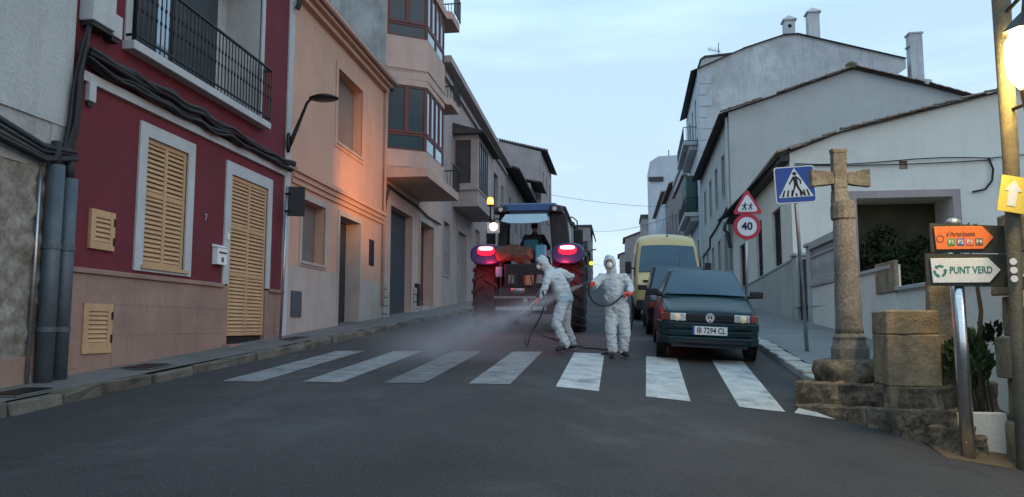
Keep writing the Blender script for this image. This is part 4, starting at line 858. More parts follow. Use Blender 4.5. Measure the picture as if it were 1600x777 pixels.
for s in (-1, 1): b.hexa([(s * .084, -.055, 3.16), (s * .38, -.06, 3.12), (s * .38, .06, 3.12), (s * .084, .055, 3.16), (s * .084, -.055, 3.31), (s * .38, -.06, 3.35), (s * .38, .06, 3.35), (s * .084, .055, 3.31)])
b.v = [R_ @ v + Vector((cx_ - .04, cy_, 0)) for v in b.v]; o = b.build('cross_head', 'column_stone', cross, bevel=.012)
me = o.data; bm = bmesh.new(); bm.from_mesh(me); bmesh.ops.subdivide_edges(bm, edges=bm.edges, cuts=2, use_grid_fill=True)
for v in bm.verts: v.co += Vector((noise.noise(v.co * 9), noise.noise(v.co * 9 + Vector((5, 0, 0))), noise.noise(v.co * 9 + Vector((0, 5, 0))))) * .014
bm.to_mesh(me); bm.free()
# big ochre stones behind
sb = empty('stone_pier', (3.3, 9.5, .5), 'squat ochre sandstone pier right of the cross column', 'stone pier')
rock('stone_block', 'sandstone', sb, (3.3, 9.5, 1.38), (.56, .62, .27), 5, .01, 4, rot=-.06)
rock('stone_block', 'sandstone', sb, (3.3, 9.5, .955), (.56, .62, .575), 9, .01, 4, rot=-.06)
rock('stone_block', 'sandstone', sb, (3.31, 9.5, .54), (.55, .6, .25), 12, .014, 4, rot=-.06)
sw = empty('stone_gatepost', (3.5, 9.3, .1), 'taller ochre stone post with a rough lower wall behind the pier', 'stone post')
rock('stone_block', 'sandstone', sw, (3.83, 9.85, 1.5), (.25, .2, .72), 15, .012, 3, rot=-.1)
rock('stone_block', 'sandstone_dark', sw, (3.8, 9.6, .75), (.3, .6, .8), 17, .02, 4, rot=-.1)
rock('stone_block', 'sandstone_dark', sw, (3.78, 9.5, .15), (.34, .66, .5), 19, .03, 4, rot=-.1)
# directional sign post
sp = empty('direction_signpost', (3.46, 8.42, .0), 'shiny steel post with an orange and a white direction arrow board', 'signpost')
b = MB(); b.tube([(3.47, 8.42, -.1), (3.45, 8.42, 2.42)], .066, 16); b.build('post', 'chrome_pole', sp, smooth=True)
b = MB(); b.lathe([(.07, 2.36), (.072, 2.42), (.03, 2.45)], (3.45, 8.42, 0), n=16); b.build('post_cap', 'zinc', sp, smooth=True)
yf = 8.33
b = MB(); b.prism([(3.19, yf, 2.09), (3.9, yf, 2.07), (3.9, yf, 2.35), (3.19, yf, 2.39)], (0, .03, 0)); b.prism([(3.13, yf, 1.75), (3.9, yf, 1.73), (3.9, yf, 2.06), (3.13, yf, 2.08)], (0, .03, 0)); b.build('back_plate', 'back_plate', sp)
def arrow(m, x0, x1, xt, z0_, z1_, name):
    b = MB(); b.prism([(x0 + .015, yf - .02, z0_), (x1, yf - .02, z0_), (xt, yf - .02, (z0_ + z1_) / 2), (x1, yf - .02, z1_), (x0, yf - .02, z1_)], (0, .018, 0)); return b.build(name, m, sp, bevel=.004)
oa = arrow('sign_orange', 3.22, 3.68, 3.785, 2.115, 2.35, 'orange_arrow'); wa = arrow('sign_white', 3.17, 3.72, 3.83, 1.775, 2.025, 'white_arrow')
RX = (math.pi / 2, 0, 0)
def tx(s, size, m, x, z, al='LEFT', bold=0, sx=1, y=yf - .022, rot=RX): return text(s, size, m, Vector((x, y, z)) - wloc(sp), rot, sp, 'lettering', .001, al, bold, sx)
tx('PUNT VERD', .098, 'sign_green', 3.345, 1.9, bold=.002, sx=.78)
tx("s'Aranjassa", .068, 'sign_brown', 3.335, 2.272, sx=.92, bold=.001)
for i, (s, m) in enumerate((('P1', 'p_green'), ('P2', 'p_blue'), ('P3', 'p_red'), ('P4', 'p_dark'))):
    x = 3.345 + i * .088; b = MB(); b.box(x, x + .068, yf - .0235, yf - .02, 2.155, 2.225); b.build('parking_tile', m, sp); tx(s, .055, 'sign_white', x + .034, 2.189, 'CENTER', bold=.001, y=yf - .0245)
b = MB()
for i in range(20):
    a0, a1 = 2 * math.pi * i / 20, 2 * math.pi * (i + 1) / 20; c = (3.275, 2.225)
    b.prism([(c[0] + math.cos(a) * r, yf - .0225, c[1] + math.sin(a) * r) for a, r in ((a0, .03), (a1, .03), (a1, .038), (a0, .038))], (0, .003, 0))
b.prism([(3.262, yf - .0225, 2.27), (3.275, yf - .0225, 2.275), (3.268, yf - .0225, 2.285)], (0, .003, 0)); b.build('fruit_emblem', 'sign_brown', sp)
b = MB(); c = Vector((3.255, yf - .0225, 1.895))
for k in range(3):   # recycling arrows
    a = math.radians(90 + 120 * k); 
    for t0 in (-38, -14, 10):
        pts = []
        for aa, rr in ((t0, .05), (t0 + 24, .05), (t0 + 24, .078), (t0, .078)):
            q = a + math.radians(aa); pts.append(c + Vector((math.cos(q) * rr, 0, math.sin(q) * rr)))
        b.prism(pts, (0, .003, 0))
    q = a + math.radians(34); pts = [c + Vector((math.cos(q) * .034, 0, math.sin(q) * .034)), c + Vector((math.cos(q) * .094, 0, math.sin(q) * .094)), c + Vector((math.cos(q + .42) * .064, 0, math.sin(q + .42) * .064))]; b.prism(pts, (0, .003, 0))
b.v = [Vector((c.x + (v.x - c.x) * .82, v.y, c.z + (v.z - c.z) * .82)) for v in b.v]; b.build('recycling_emblem', 'sign_green', sp)

# wooden utility pole with lantern, yellow board, stickers
pp = empty('utility_pole', (3.84, 8.22, -.05), 'tall weathered utility pole at the right edge carrying the lit lantern', 'pole')
b = MB(); b.tube([(3.86, 8.2, -.2), (3.89, 8.2, 1.2), (3.94, 8.2, 3.0), (3.96, 8.2, 6.5)], [.055, .058, .075, .1], 12); b.build('shaft', 'wood_pole', pp, smooth=True)
b = MB(); b.tube([(4.0, 8.1, -.1), (4.02, 8.1, 2.35)], .03, 8); b.build('conduit', 'zinc', pp, smooth=True)
b = MB(); b.tube([(3.95, 8.15, 4.5), (4.03, 7.9, 4.62), (3.92, 7.7, 4.5)], .022, 6); b.build('lantern_arm', 'iron', pp); b = MB(); b.tube([(3.95, 8.15, 3.5), (4.0, 7.9, 3.5), (3.97, 7.75, 3.55)], .018, 6); b.build('lantern_arm', 'iron', pp)
ln = empty('lit_lantern', (3.92, 7.7, 3.6), 'glowing warm street lantern on the utility pole at the top right', 'street lamp')
b = MB(); b.lathe([(.02, 3.05), (.05, 3.12), (.075, 3.4), (.1, 3.56), (.08, 3.6)], (3.92, 7.7, 0), n=8); b.build('lower_cage', 'iron', ln)
b = MB(); b.lathe([(.1, 3.6), (.17, 3.7), (.2, 3.88), (.19, 4.05), (.14, 4.14)], (3.92, 7.7, 0), n=16); b.build('glass_globe', 'lantern_glow', ln, smooth=True)
b = MB(); b.lathe([(.22, 4.14), (.14, 4.24), (.04, 4.34), (.02, 4.5)], (3.92, 7.7, 0), n=8); b.build('cap', 'iron', ln)
lp = bpy.data.lights.new('lantern_light', 'POINT'); lp.energy = 230; lp.color = (1, .68, .26); lp.shadow_soft_size = .18; lo = bpy.data.objects.new('lantern_light', lp); COL.objects.link(lo); lo.parent = ln; lo.location = (-.14, -.26, .3)
for i, zz in enumerate((1.97, 1.885, 1.8)):
    b = MB(); b.add(disc((3.865, zz), .034, 14, 8.125), [tuple(range(14))]); b.v += [v + Vector((0, .004, 0)) for v in b.v]; b.f.append(tuple(range(14, 28))[::-1]); b.build('round_sticker', 'sign_white', pp)
yb = empty('yellow_notice_board', (3.95, 8.08, 2.4), 'tilted yellow board with a white arrow and black letters on the pole', 'sign')
b = MB(); Rr = lambda x, z: Vector((3.79 + x * math.cos(-.19) - z * math.sin(-.19), 8.07, 2.83 + x * math.sin(-.19) + z * math.cos(-.19)))
b.prism([Rr(0, 0), Rr(.62, 0), Rr(.62, -.36), Rr(0, -.36)], (0, .012, 0)); b.build('board', 'sign_yellow', yb)
b = MB(); b.prism([Rr(.08, -.3), Rr(.16, -.3), Rr(.16, -.15), Rr(.2, -.15), Rr(.12, -.04), Rr(.04, -.15), Rr(.08, -.15)], (0, -.004, 0)); b.build('arrow', 'sign_white', yb)
for s, x, z in (('CAMP', .28, -.06), ('DE', .3, -.17), ('FUTBOL', .24, -.29)): text(s, .095, 'sign_black', Rr(x, z) + Vector((0, -.003, 0)) - wloc(yb), (math.pi / 2, .19, 0), yb, 'lettering', .001, 'LEFT', 0)
nb = empty('paper_notice', (3.95, 8.3, 1.5), 'white paper notice pinned to the ochre stone wall at the right edge', 'notice')
b = MB(); b.box(3.93, 4.2, 8.275, 8.28, 1.53, 1.86); b.build('sheet', 'paper', nb); b = MB(); b.box(3.98, 4.15, 8.27, 8.274, 1.7, 1.83); b.build('picture', 'sandstone_dark', nb); b = MB()
for i in range(4): b.box(3.97, 4.16, 8.27, 8.274, 1.57 + i * .03, 1.58 + i * .03)
b.build('printed_lines', 'dado_right', nb)
wr = empty('ochre_wall', (4.3, 8.5, 0), 'ochre stone wall end at the right edge behind the utility pole', 'wall')
for i in range(6):
    for j in range(2): rock('stone_block', 'sandstone', wr, (4.2 + j * .5 + (.1 if i % 2 else 0), 8.58, .15 + i * .43), (.49, .5, .42), i * 7 + j, .008, 2)
# planter with shrub
pl = empty('planter_wall', (3.8, 8.75, 0), 'low white planter wall between the steel post and the utility pole', 'planter')
b = MB(); b.box(3.5, 3.98, 8.7, 8.82, -.1, .44); b.build('wall', 'white_wall_right', pl, bevel=.01); b = MB(); b.box(3.5, 3.98, 8.82, 9.6, .1, .36); b.build('soil', 'ground_earth', pl)
def leaves(mb, c, rad, n, s, up=.3, shell=.5):
    c = Vector(c)
    for _ in range(n):
        v = Vector((U(-1, 1), U(-1, 1), U(-1, 1)))
        while v.length > 1: v = Vector((U(-1, 1), U(-1, 1), U(-1, 1)))
        if v.length < shell * rnd(): continue
        p = c + Vector((v.x * rad[0], v.y * rad[1], v.z * rad[2])); p += Vector((noise.noise(p * 3), noise.noise(p * 3 + Vector((9, 0, 0))), noise.noise(p * 3 + Vector((0, 9, 0))))) * rad[0] * .4
        a = Vector((U(-1, 1), U(-1, 1), U(-.4, 1) + up)).normalized(); b = a.cross(Vector((U(-1, 1), U(-1, 1), U(-1, 1)))).normalized(); L = s * U(.6, 1.3); k = len(mb.v)
        mb.v += [p, p + a * L * .5 + b * L * .22, p + a * L, p + a * L * .5 - b * L * .22]; mb.f.append((k, k + 1, k + 2, k + 3))
    return mb
sh = empty('shrub', (3.75, 9.1, .4), 'dark green shrub with bare stems in the white planter', 'shrub')
b = MB(); leaves(b, (3.84, 9.15, .9), (.19, .3, .26), 1100, .1, .9); leaves(b, (3.84, 9.15, 1.1), (.16, .25, .12), 300, .12, 1.4); b.build('foliage', 'leaf_mid', sh, fixn=False)
for i in range(9): b = MB(); x = 3.64 + i * .045; b.tube([(x + .03, 9.1, .36), (x, 9.1, .6), (x + U(-.05, .05), 9.12, .95)], .012, 5); b.build('stem', 'bark', sh)
tr = empty('slender_tree', (3.92, 8.95, .4), 'thin bent grey trunk rising beside the utility pole', 'tree')
b = MB(); b.tube([(3.86, 8.95, .36), (3.84, 8.95, 1.0), (3.9, 8.95, 1.5), (3.87, 8.95, 1.85), (3.82, 8.95, 2.2)], [.03, .028, .024, .02, .014], 8); b.build('trunk', 'bark', tr, smooth=True)
b = MB(); leaves(b, (4.02, 9.0, 1.22), (.1, .06, .12), 40, .14, .9); leaves(b, (3.84, 8.98, 2.3), (.14, .1, .12), 90, .1, .6); b.build('crown', 'leaf_dark', tr, fixn=False)
# verge strip of earth at the right edge
b = MB(); b.grid(lambda i, j: (3.2 + 2.5 * i, 8.25 - .32 * i + .8 * j, gz(3.2 + 2.5 * i, 8.25 - .32 * i + .8 * j) + .004 + .04 * j * j + noise.noise(Vector((i * 9, j * 6, 0))) * .01 * j), 30, 12); b.build('verge', 'ground_earth', smooth=True, kind='structure')
# dark climbing greenery in the yard
for k, (c, r, n, lab) in enumerate((((7.95, 24.55, 3.3), (.6, .35, 1.15), 3400, 'dark leafy shrub in the left half of the large opening'), ((9.15, 24.6, 3.0), (.5, .35, 1.0), 2600, 'dark leafy shrub in the right half of the large opening, behind the sign boards'))):
    t = empty('yard_shrub', (c[0], c[1], 1.85), lab, 'shrub', 'dark shrubs in the yard'); b = MB(); leaves(b, c, r, n, .17, .2, .3); b.build('foliage', 'leaf_dark', t, fixn=False)
    b = MB()
    for q in range(5): b.tube([(c[0] + U(-.2, .2), c[1], 1.8), (c[0] + U(-.6, .6), c[1] + U(-.3, .3), 2.8), (c[0] + U(-.6, .6), c[1] + U(-.3, .2), 4.0)], [.05, .035, .015], 5)
    b.build('stems', 'bark', t)

# ================================================================== ROAD SIGNS
cs = empty('pedestrian_crossing_sign', (3.36, 14.45, .85), 'blue square pedestrian crossing sign on a thin pole beside the stone cross', 'traffic sign')
b = MB(); b.tube([(3.36, 14.45, .75), (3.26, 14.45, 3.6), (3.24, 14.45, 4.2)], .035, 10); b.build('pole', 'zinc', cs, smooth=True)
def sq(x0, x1, z0_, z1_, y, th, r=.04, rot=.0, c=(0, 0)):
    pts = []
    for (cx0, cz0, a0) in ((x1 - r, z1_ - r, 0), (x0 + r, z1_ - r, 90), (x0 + r, z0_ + r, 180), (x1 - r, z0_ + r, 270)):
        for q in range(5): a = math.radians(a0 + q * 22.5); pts.append((cx0 + r * math.cos(a), cz0 + r * math.sin(a)))
    cr, sr_ = math.cos(rot), math.sin(rot)
    return [Vector((c[0] + (x - c[0]) * cr - (z - c[1]) * sr_, y, c[1] + (x - c[0]) * sr_ + (z - c[1]) * cr)) for x, z in pts]
C0 = (3.24, 3.91); ro = .045; yb_ = 14.38
def rt(x, z): x, z = x * 1, z; return Vector((C0[0] + x * math.cos(ro) - z * math.sin(ro), yb_, C0[1] + x * math.sin(ro) + z * math.cos(ro)))
b = MB(); b.prism(sq(C0[0] - .355, C0[0] + .355, C0[1] - .34, C0[1] + .34, yb_, 0, .05, ro, C0), (0, .025, 0)); b.build('border', 'sign_white', cs)
b = MB(); b.prism([p + Vector((0, -.004, 0)) for p in sq(C0[0] - .335, C0[0] + .335, C0[1] - .32, C0[1] + .32, yb_, 0, .045, ro, C0)], (0, .01, 0)); b.build('blue_panel', 'sign_blue', cs)
F_ = Vector((0, -.004, 0))
b = MB(); b.prism([rt(-.3, -.23) + F_, rt(.31, -.23) + F_, rt(.0, .31) + F_], (0, -.003, 0)); b.build('white_triangle', 'sign_white', cs)
b = MB(); Fk = Vector((0, -.0075, 0)); T = (0, -.002, 0)
b.prism([rt(math.cos(a * .449) * .036, .2 + math.sin(a * .449) * .036) + Fk for a in range(14)], T)
for pts in ([(-.035, .15), (.04, .155), (.05, .0), (-.02, -.0)], [(-.035, .15), (-.01, .12), (-.075, .03), (-.1, .0), (-.115, .02), (-.085, .06)], [(.035, .155), (.03, .12), (.085, .06), (.085, .0), (.11, .005), (.11, .075)],
            [(-.02, .01), (.02, -.0), (-.045, -.18), (-.075, -.2), (-.07, -.17), (-.045, -.1)], [(.0, .01), (.05, .01), (.07, -.06), (.15, -.19), (.12, -.2), (.035, -.08)]):
    b.prism([rt(x, z) + Fk for x, z in pts], T)
b.build('walking_figure', 'sign_black', cs)
b = MB()
for k, x in enumerate((-.23, -.15, -.07, .01, .09, .16, .23)):
    sk = -x * .15; top = -.1; b.prism([rt(x - .016, -.22) + Fk, rt(x + .018, -.22) + Fk, rt(x + .018 + sk, top) + Fk, rt(x - .012 + sk, top) + Fk], T) if abs(x) > .05 else b.prism([rt(x - .016, -.22) + Fk, rt(x + .018, -.22) + Fk, rt(x + .016, -.16) + Fk, rt(x - .014, -.16) + Fk], T)
b.build('crossing_bars', 'sign_black', cs)
ss = empty('speed_limit_sign', (3.22, 20, 1.2), 'round red 40 sign below a red warning triangle with children, on one pole', 'traffic sign')
b = MB(); b.tube([(3.2, 20, 1.1), (3.3, 20, 4.7)], .035, 10); b.build('pole', 'zinc', ss, smooth=True)
def ring(b, c, r, y, th, n=32): b.prism([(c[0] + r * math.cos(2 * math.pi * i / n), y, c[1] + r * math.sin(2 * math.pi * i / n)) for i in range(n)], (0, th, 0))
c = (3.285, 3.86)
b = MB(); ring(b, c, .335, 19.93, .02); b.build('red_disc', 'sign_red', ss); b = MB(); ring(b, c, .24, 19.926, .01); b.build('white_disc', 'sign_white', ss)
text('40', .27, 'sign_black', Vector((c[0], 19.92, c[1])) - wloc(ss), RX, ss, 'lettering', .002, 'CENTER', .008)
def tri(s, y, th, cz=4.4): 
    b = MB(); P = []
    for k in range(3):
        a = math.radians(90 + 120 * k)
        for q in (-25, 0, 25): P.append((3.31 + math.cos(a) * (s - .05) + math.cos(a + math.radians(q * 2.2)) * .05, y, cz + math.sin(a) * (s - .05) + math.sin(a + math.radians(q * 2.2)) * .05))
    b.prism(P, (0, th, 0)); return b
tri(.39, 19.93, .02).build('red_triangle', 'sign_red', ss); tri(.27, 19.926, .01).build('white_triangle', 'sign_white', ss)
b = MB(); y = 19.922
for ox, sc_ in ((-.075, 1), (.075, .85)):
    def q(x, z): return (3.31 + ox + x * sc_, y, 4.37 + z * sc_)
    b.prism([q(.02 + math.cos(a) * .022, .085 + math.sin(a) * .022) for a in [k * .785 for k in range(8)]], (0, .002, 0))
    for P in ([(-.02, .06), (.03, .06), (.02, -.02), (-.02, -.02)], [(-.02, .055), (-.07, .03), (-.07, .015), (-.01, .03)], [(.02, .055), (.08, .05), (.08, .035), (.02, .03)], [(-.02, -.01), (.01, -.01), (-.05, -.1), (-.075, -.09)], [(.0, -.01), (.03, -.01), (.05, -.09), (.02, -.1)]): b.prism([q(*p) for p in P], (0, .002, 0))
b.build('children_figures', 'sign_black', ss)

# ================================================================== VEHICLES
def loft(secs, n_mirror=True):
    """secs: list of (y, [(x,z)...]) half sections bottom-centre to top-centre"""
    b = MB(); m = len(secs[0][1])
    full = []
    for y, s in secs:
        pts = [(x, z) for x, z in s] + [(-x, z) for x, z in reversed(s[1:-1])]; full.append([Vector((x, y, z)) for x, z in pts])
    n = len(full[0]); b.v = [p for r in full for p in r]
    for i in range(len(full) - 1):
        for j in range(n): b.f.append((i * n + j, i * n + (j + 1) % n, (i + 1) * n + (j + 1) % n, (i + 1) * n + j))
    b.f.append(tuple(range(n))); b.f.append(tuple((len(full) - 1) * n + j for j in range(n))[::-1]); return b
def patch4(a, b_, c, d, bulge=0, nu=8, nv=4, off=0.004, th=.006):
    """glass patch between corners a(bottom-left) b(bottom-right) c(top-right) d(top-left)"""
    a, b_, c, d = map(Vector, (a, b_, c, d)); nn = (b_ - a).cross(d - a).normalized(); m = MB()
    for o in (0, -th): m.grid(lambda u, v, o=o: (a.lerp(b_, u)).lerp(d.lerp(c, u), v) + nn * (off + o + bulge * (1 - (2 * u - 1) ** 2) * (1 - .5 * (2 * v - 1) ** 2)), nu, nv)
    return m
def wheel(parent, x, y, r, w_, side, hub='hub_grey', lugs=0):
    wr_ = empty('wheel', (0, 0, 0)); wr_.parent = parent; wr_.location = (x, y, r)
    b = MB(); b.lathe([(r * .55, -w_ / 2), (r * .9, -w_ / 2), (r, -w_ * .38), (r, w_ * .38), (r * .9, w_ / 2), (r * .55, w_ / 2)], (0, 0, 0), 'x', 28)
    if lugs:
        for k in range(lugs):
            for s in (-1, 1):
                a = 2 * math.pi * (k + (.5 if s > 0 else 0)) / lugs; da = .2
                pts = []
                for rr in (r - .01, r + .045):
                    for (xx, aa) in ((s * .01, a), (s * .01, a + .09), (s * w_ * .52, a + da + .09), (s * w_ * .52, a + da)): pts.append((xx, math.cos(aa) * rr, math.sin(aa) * rr))
                b.add(pts, [(0, 1, 2, 3), (4, 5, 6, 7), (0, 1, 5, 4), (1, 2, 6, 5), (2, 3, 7, 6), (3, 0, 4, 7)])
    b.build('tyre', 'rubber', wr_, smooth=False, local=True)
    b = MB(); b.lathe([(r * .56, -w_ * .42), (r * .5, side * w_ * .3), (r * .2, side * w_ * .36), (.02, side * w_ * .4)], (0, 0, 0), 'x', 20); b.build('rim', hub, wr_, smooth=True, local=True)
    return wr_
def mirror(parent, x, y, z, s=1, sz=(.11, .07, .06), m='plastic'):
    b = MB(); b.hexa([(x - sz[0], y - .02, z - sz[2]), (x + sz[0], y - .05, z - sz[2] * .8), (x + sz[0], y + .05, z - sz[2] * .8), (x - sz[0], y + .06, z - sz[2]), (x - sz[0], y - .02, z + sz[2]), (x + sz[0], y - .05, z + sz[2]), (x + sz[0], y + .05, z + sz[2]), (x - sz[0], y + .06, z + sz[2])]); return b.build('wing_mirror', m, parent, local=True, bevel=.02)

def hatchback(loc, rot, scale, label, paint='car_paint', detailed=True, high=0):
    t = empty('parked_car', loc, label, 'car', 'vehicles parked along the right kerb', rot, scale)
    H = high
    def S(wb, wm, zb, zm, zs, ws, zc): return [(0, zb), (wb, zb), (wm, zb + .1), (wm, zm), (ws + (wm - ws) * .35, zs - .01), (ws, zs + .01), (ws * .55, zc - .006), (0, zc)]
    secs = [(0, S(.58, .66, .24, .5, .70, .6, .715)), (.035, S(.66, .745, .22, .5, .715, .67, .74)), (.14, S(.7, .8, .2, .52, .745, .71, .78)), (.4, S(.72, .82, .19, .55, .80, .74, .845)), (.95, S(.72, .825, .19, .6, .885, .745, .945)), (1.15, S(.72, .825, .19, .6, .92, .74, .955)), (2.3, S(.72, .825, .19, .62, .93, .74, .95)), (3.25, S(.72, .815, .2, .62, .93, .72, .95)), (3.6, S(.68, .77, .24, .6, .9, .68, .92)), (3.68, S(.6, .7, .3, .55, .8, .62, .85))]
    loft(secs).build('body', paint, t, smooth=True, local=True, sub=1)
    # cabin
    zr = 1.37 + H; rf, rr_ = 1.58, 3.05; wr_ = .56 + H * .3
    b = MB(); b.hexa([(-.755, .93, .90), (.755, .93, .90), (.73, 3.58, .9), (-.73, 3.58, .9), (-wr_, rf, zr), (wr_, rf, zr), (wr_ - .02, rr_, zr + .01), (-wr_ + .02, rr_, zr + .01)]); b.build('cabin', paint, t, local=True, bevel=.05)
    patch4((-.7, .985, .95), (.7, .985, .95), (wr_ - .03, rf - .025, zr - .035), (-wr_ + .03, rf - .025, zr - .035), .03, off=.012).build('windscreen', 'glass', t, smooth=True, local=True)
    for s in (-1, 1):
        for ya, yb_, yc, yd in ((1.16, 2.15, 2.15, 1.62), (2.22, 3.05, 2.85, 2.22)):
            f = lambda y, z: (s * (.757 + (wr_ - .757) * (z - .9) / (zr - .9) + .006), y, z)
            p = [f(ya, .98), f(yb_, .98), f(yc, zr - .08), f(yd, zr - .08)]
            b = MB(); b.prism(p, (s * .006, 0, 0)); b.build('side_window', 'glass', t, local=True)
        wheel(t, s * .735, .72, .285, .17, s); wheel(t, s * .725, 3.1, .285, .17, s)
        b = MB(); b.lathe([(.33, -.0), (.33, .012)], (s * .815, .72, .3), 'x', 24); b.build('wheel_arch', 'plastic', t, local=True)
        mirror(t, s * .91, 1.15, .98, s); b = MB(); b.tube([(s * .7, 1.15, .93), (s * .84, 1.14, .95)], .03, 6); b.build('mirror_foot', 'plastic', t, local=True)
    # bumper
    b = MB(); pr = [(.835, .5), (.8, .12), (.66, -.03), (.35, -.06), (0, -.065)]
    P = [(x, y) for x, y in pr] + [(-x, y) for x, y in reversed(pr[:-1])]
    n = len(P)
    for z0_, z1_, o in ((.46, .575, 0), (.36, .46, -.012), (.24, .36, 0)):
        b.add([(x * (1 - abs(o)), y - (0 if abs(x) > .8 else o), z0_) for x, y in P] + [(x * (1 - abs(o)), y - (0 if abs(x) > .8 else o), z1_) for x, y in P] + [(x * .95, .5, z0_) for x, y in P] + [(x * .95, .5, z1_) for x, y in P],
              [(i, i + 1, n + i + 1, n + i) for i in range(n - 1)] + [(n + i, n + i + 1, 3 * n + i + 1, 3 * n + i) for i in range(n - 1)] + [(i, i + 1, 2 * n + i + 1, 2 * n + i) for i in range(n - 1)])
    b.build('bumper', paint, t, local=True, bevel=.025)
    for s in (-1, 1):
        b = MB(); b.tube([(s * .66, .02, .735), (s * .7, .14, .79), (s * .72, .5, .84), (s * .735, .93, .905)], .005, 4); b.build('bonnet_gap', 'plastic', t, local=True)
    b = MB(); b.box(-.6, .6, -.035, .3, .2, .25); b.box(-.55, .55, -.074, -.06, .27, .31); b.build('lower_lip', 'plastic', t, local=True)
    # lights and grille
    b = MB(); b.box(-.37, .37, -.04, .05, .59, .69); g = b.build('grille', 'plastic', t, local=True)
    for k in range(3): b = MB(); b.box(-.36, .36, -.05, -.035, .605 + k * .028, .615 + k * .028); b.build('grille_bar', 'plastic', g, local=True)
    for s in (-1, 1):
        b = MB(); b.hexa([(s * .38, -.052, .585), (s * .635, -.004, .585), (s * .635, .08, .585), (s * .38, .05, .585), (s * .38, -.044, .7), (s * .635, .003, .695), (s * .635, .09, .695), (s * .38, .05, .7)]); hl = b.build('headlight', 'lamp_glass', t, local=True, bevel=.012)
        b = MB(); b.lathe([(.055, .0), (.03, .022), (.012, .03)], (s * .52, -.045 + .01, .64), 'y', 14); b.v = [Vector((v.x, -.04 - (v.y + .035) * .6, v.z)) for v in b.v]; b.build('reflector', 'headlight_glint', hl, local=True)
        b = MB(); b.hexa([(s * .642, -.004, .585), (s * .775, .09, .585), (s * .775, .2, .585), (s * .642, .1, .585), (s * .642, .002, .695), (s * .775, .1, .69), (s * .775, .2, .69), (s * .642, .1, .695)]); b.build('indicator', 'amber', t, local=True, bevel=.01)
        b = MB(); b.box(s * .47 - .1, s * .47 + .1, -.073, -.05, .5, .53); b.build('bumper_trim', 'plastic', t, local=True)
    if detailed:
        em = empty('emblem', (0, 0, 0)); em.parent = t; em.location = (0, -.056, .645)
        b = MB()
        for i in range(24):
            a0, a1 = 2 * math.pi * i / 24, 2 * math.pi * (i + 1) / 24; b.prism([(math.cos(a) * r, 0, math.sin(a) * r) for a, r in ((a0, .058), (a1, .058), (a1, .068), (a0, .068))], (0, -.006, 0))
        b.build('ring', 'sign_white', em, local=True)
        b = MB()
        def st_(x0, z0_, x1, z1_, w_=.0075): b.prism([(x0 - w_, 0, z0_), (x0 + w_, 0, z0_), (x1 + w_, 0, z1_), (x1 - w_, 0, z1_)], (0, -.006, 0))
        for s in (-1, 1): st_(s * .024, .054, 0, .006); st_(s * .05, .034, s * .024, -.05); st_(s * .024, -.05, 0, -.004)
        b.build('emblem_letters', 'sign_white', em, local=True)
        np_ = empty('number_plate', (0, 0, 0)); np_.parent = t; np_.location = (.0, -.078, .455)
        b = MB(); b.box(-.275, .275, -.006, .0, -.062, .062); b.build('plate', 'sign_white', np_, local=True, bevel=.003); b = MB(); b.box(-.275, -.24, -.008, -.005, -.06, .06); b.build('plate_band', 'sign_blue', np_, local=True)
        text('IB 7294 CL', .118, 'sign_black', Vector((.018, -.0075, 0)), RX, np_, 'lettering', .001, 'CENTER', .002, .84)
        for x in (-.36, .18): b = MB(); b.tube([(x + .3, .965, .955), (x, 1.03, .995), (x - .3, .99, .97)], .008, 5); b.build('wiper', 'plastic', t, local=True)
        b = MB(); b.box(-.06, .06, 1.5, 1.53, 1.25, 1.3); b.build('rear_view_mirror', 'plastic', t, local=True)
        for s in (-1, 1):
            pass
    b = MB(); b.tube([(.05, 1.75, zr + .01), (.05, 1.95, zr + .3)], .005, 5); b.build('aerial', 'plastic', t, local=True)
    return t
hatchback((1.5, 13.3, gz(1.5, 14.05) - .064 * .75 + .02), (.064, .045, -.02), (1.03, 1.09, 1.13), 'dark green hatchback with plate and headlights facing the camera, first in the parked row')
hatchback((1.5, 18.3, gz(1.5, 18.35) + .01), (.064, .03, -.0), (1.0, 1.05, 1.12), 'black car almost hidden behind the dark green hatchback', 'car_dark', False, .1)

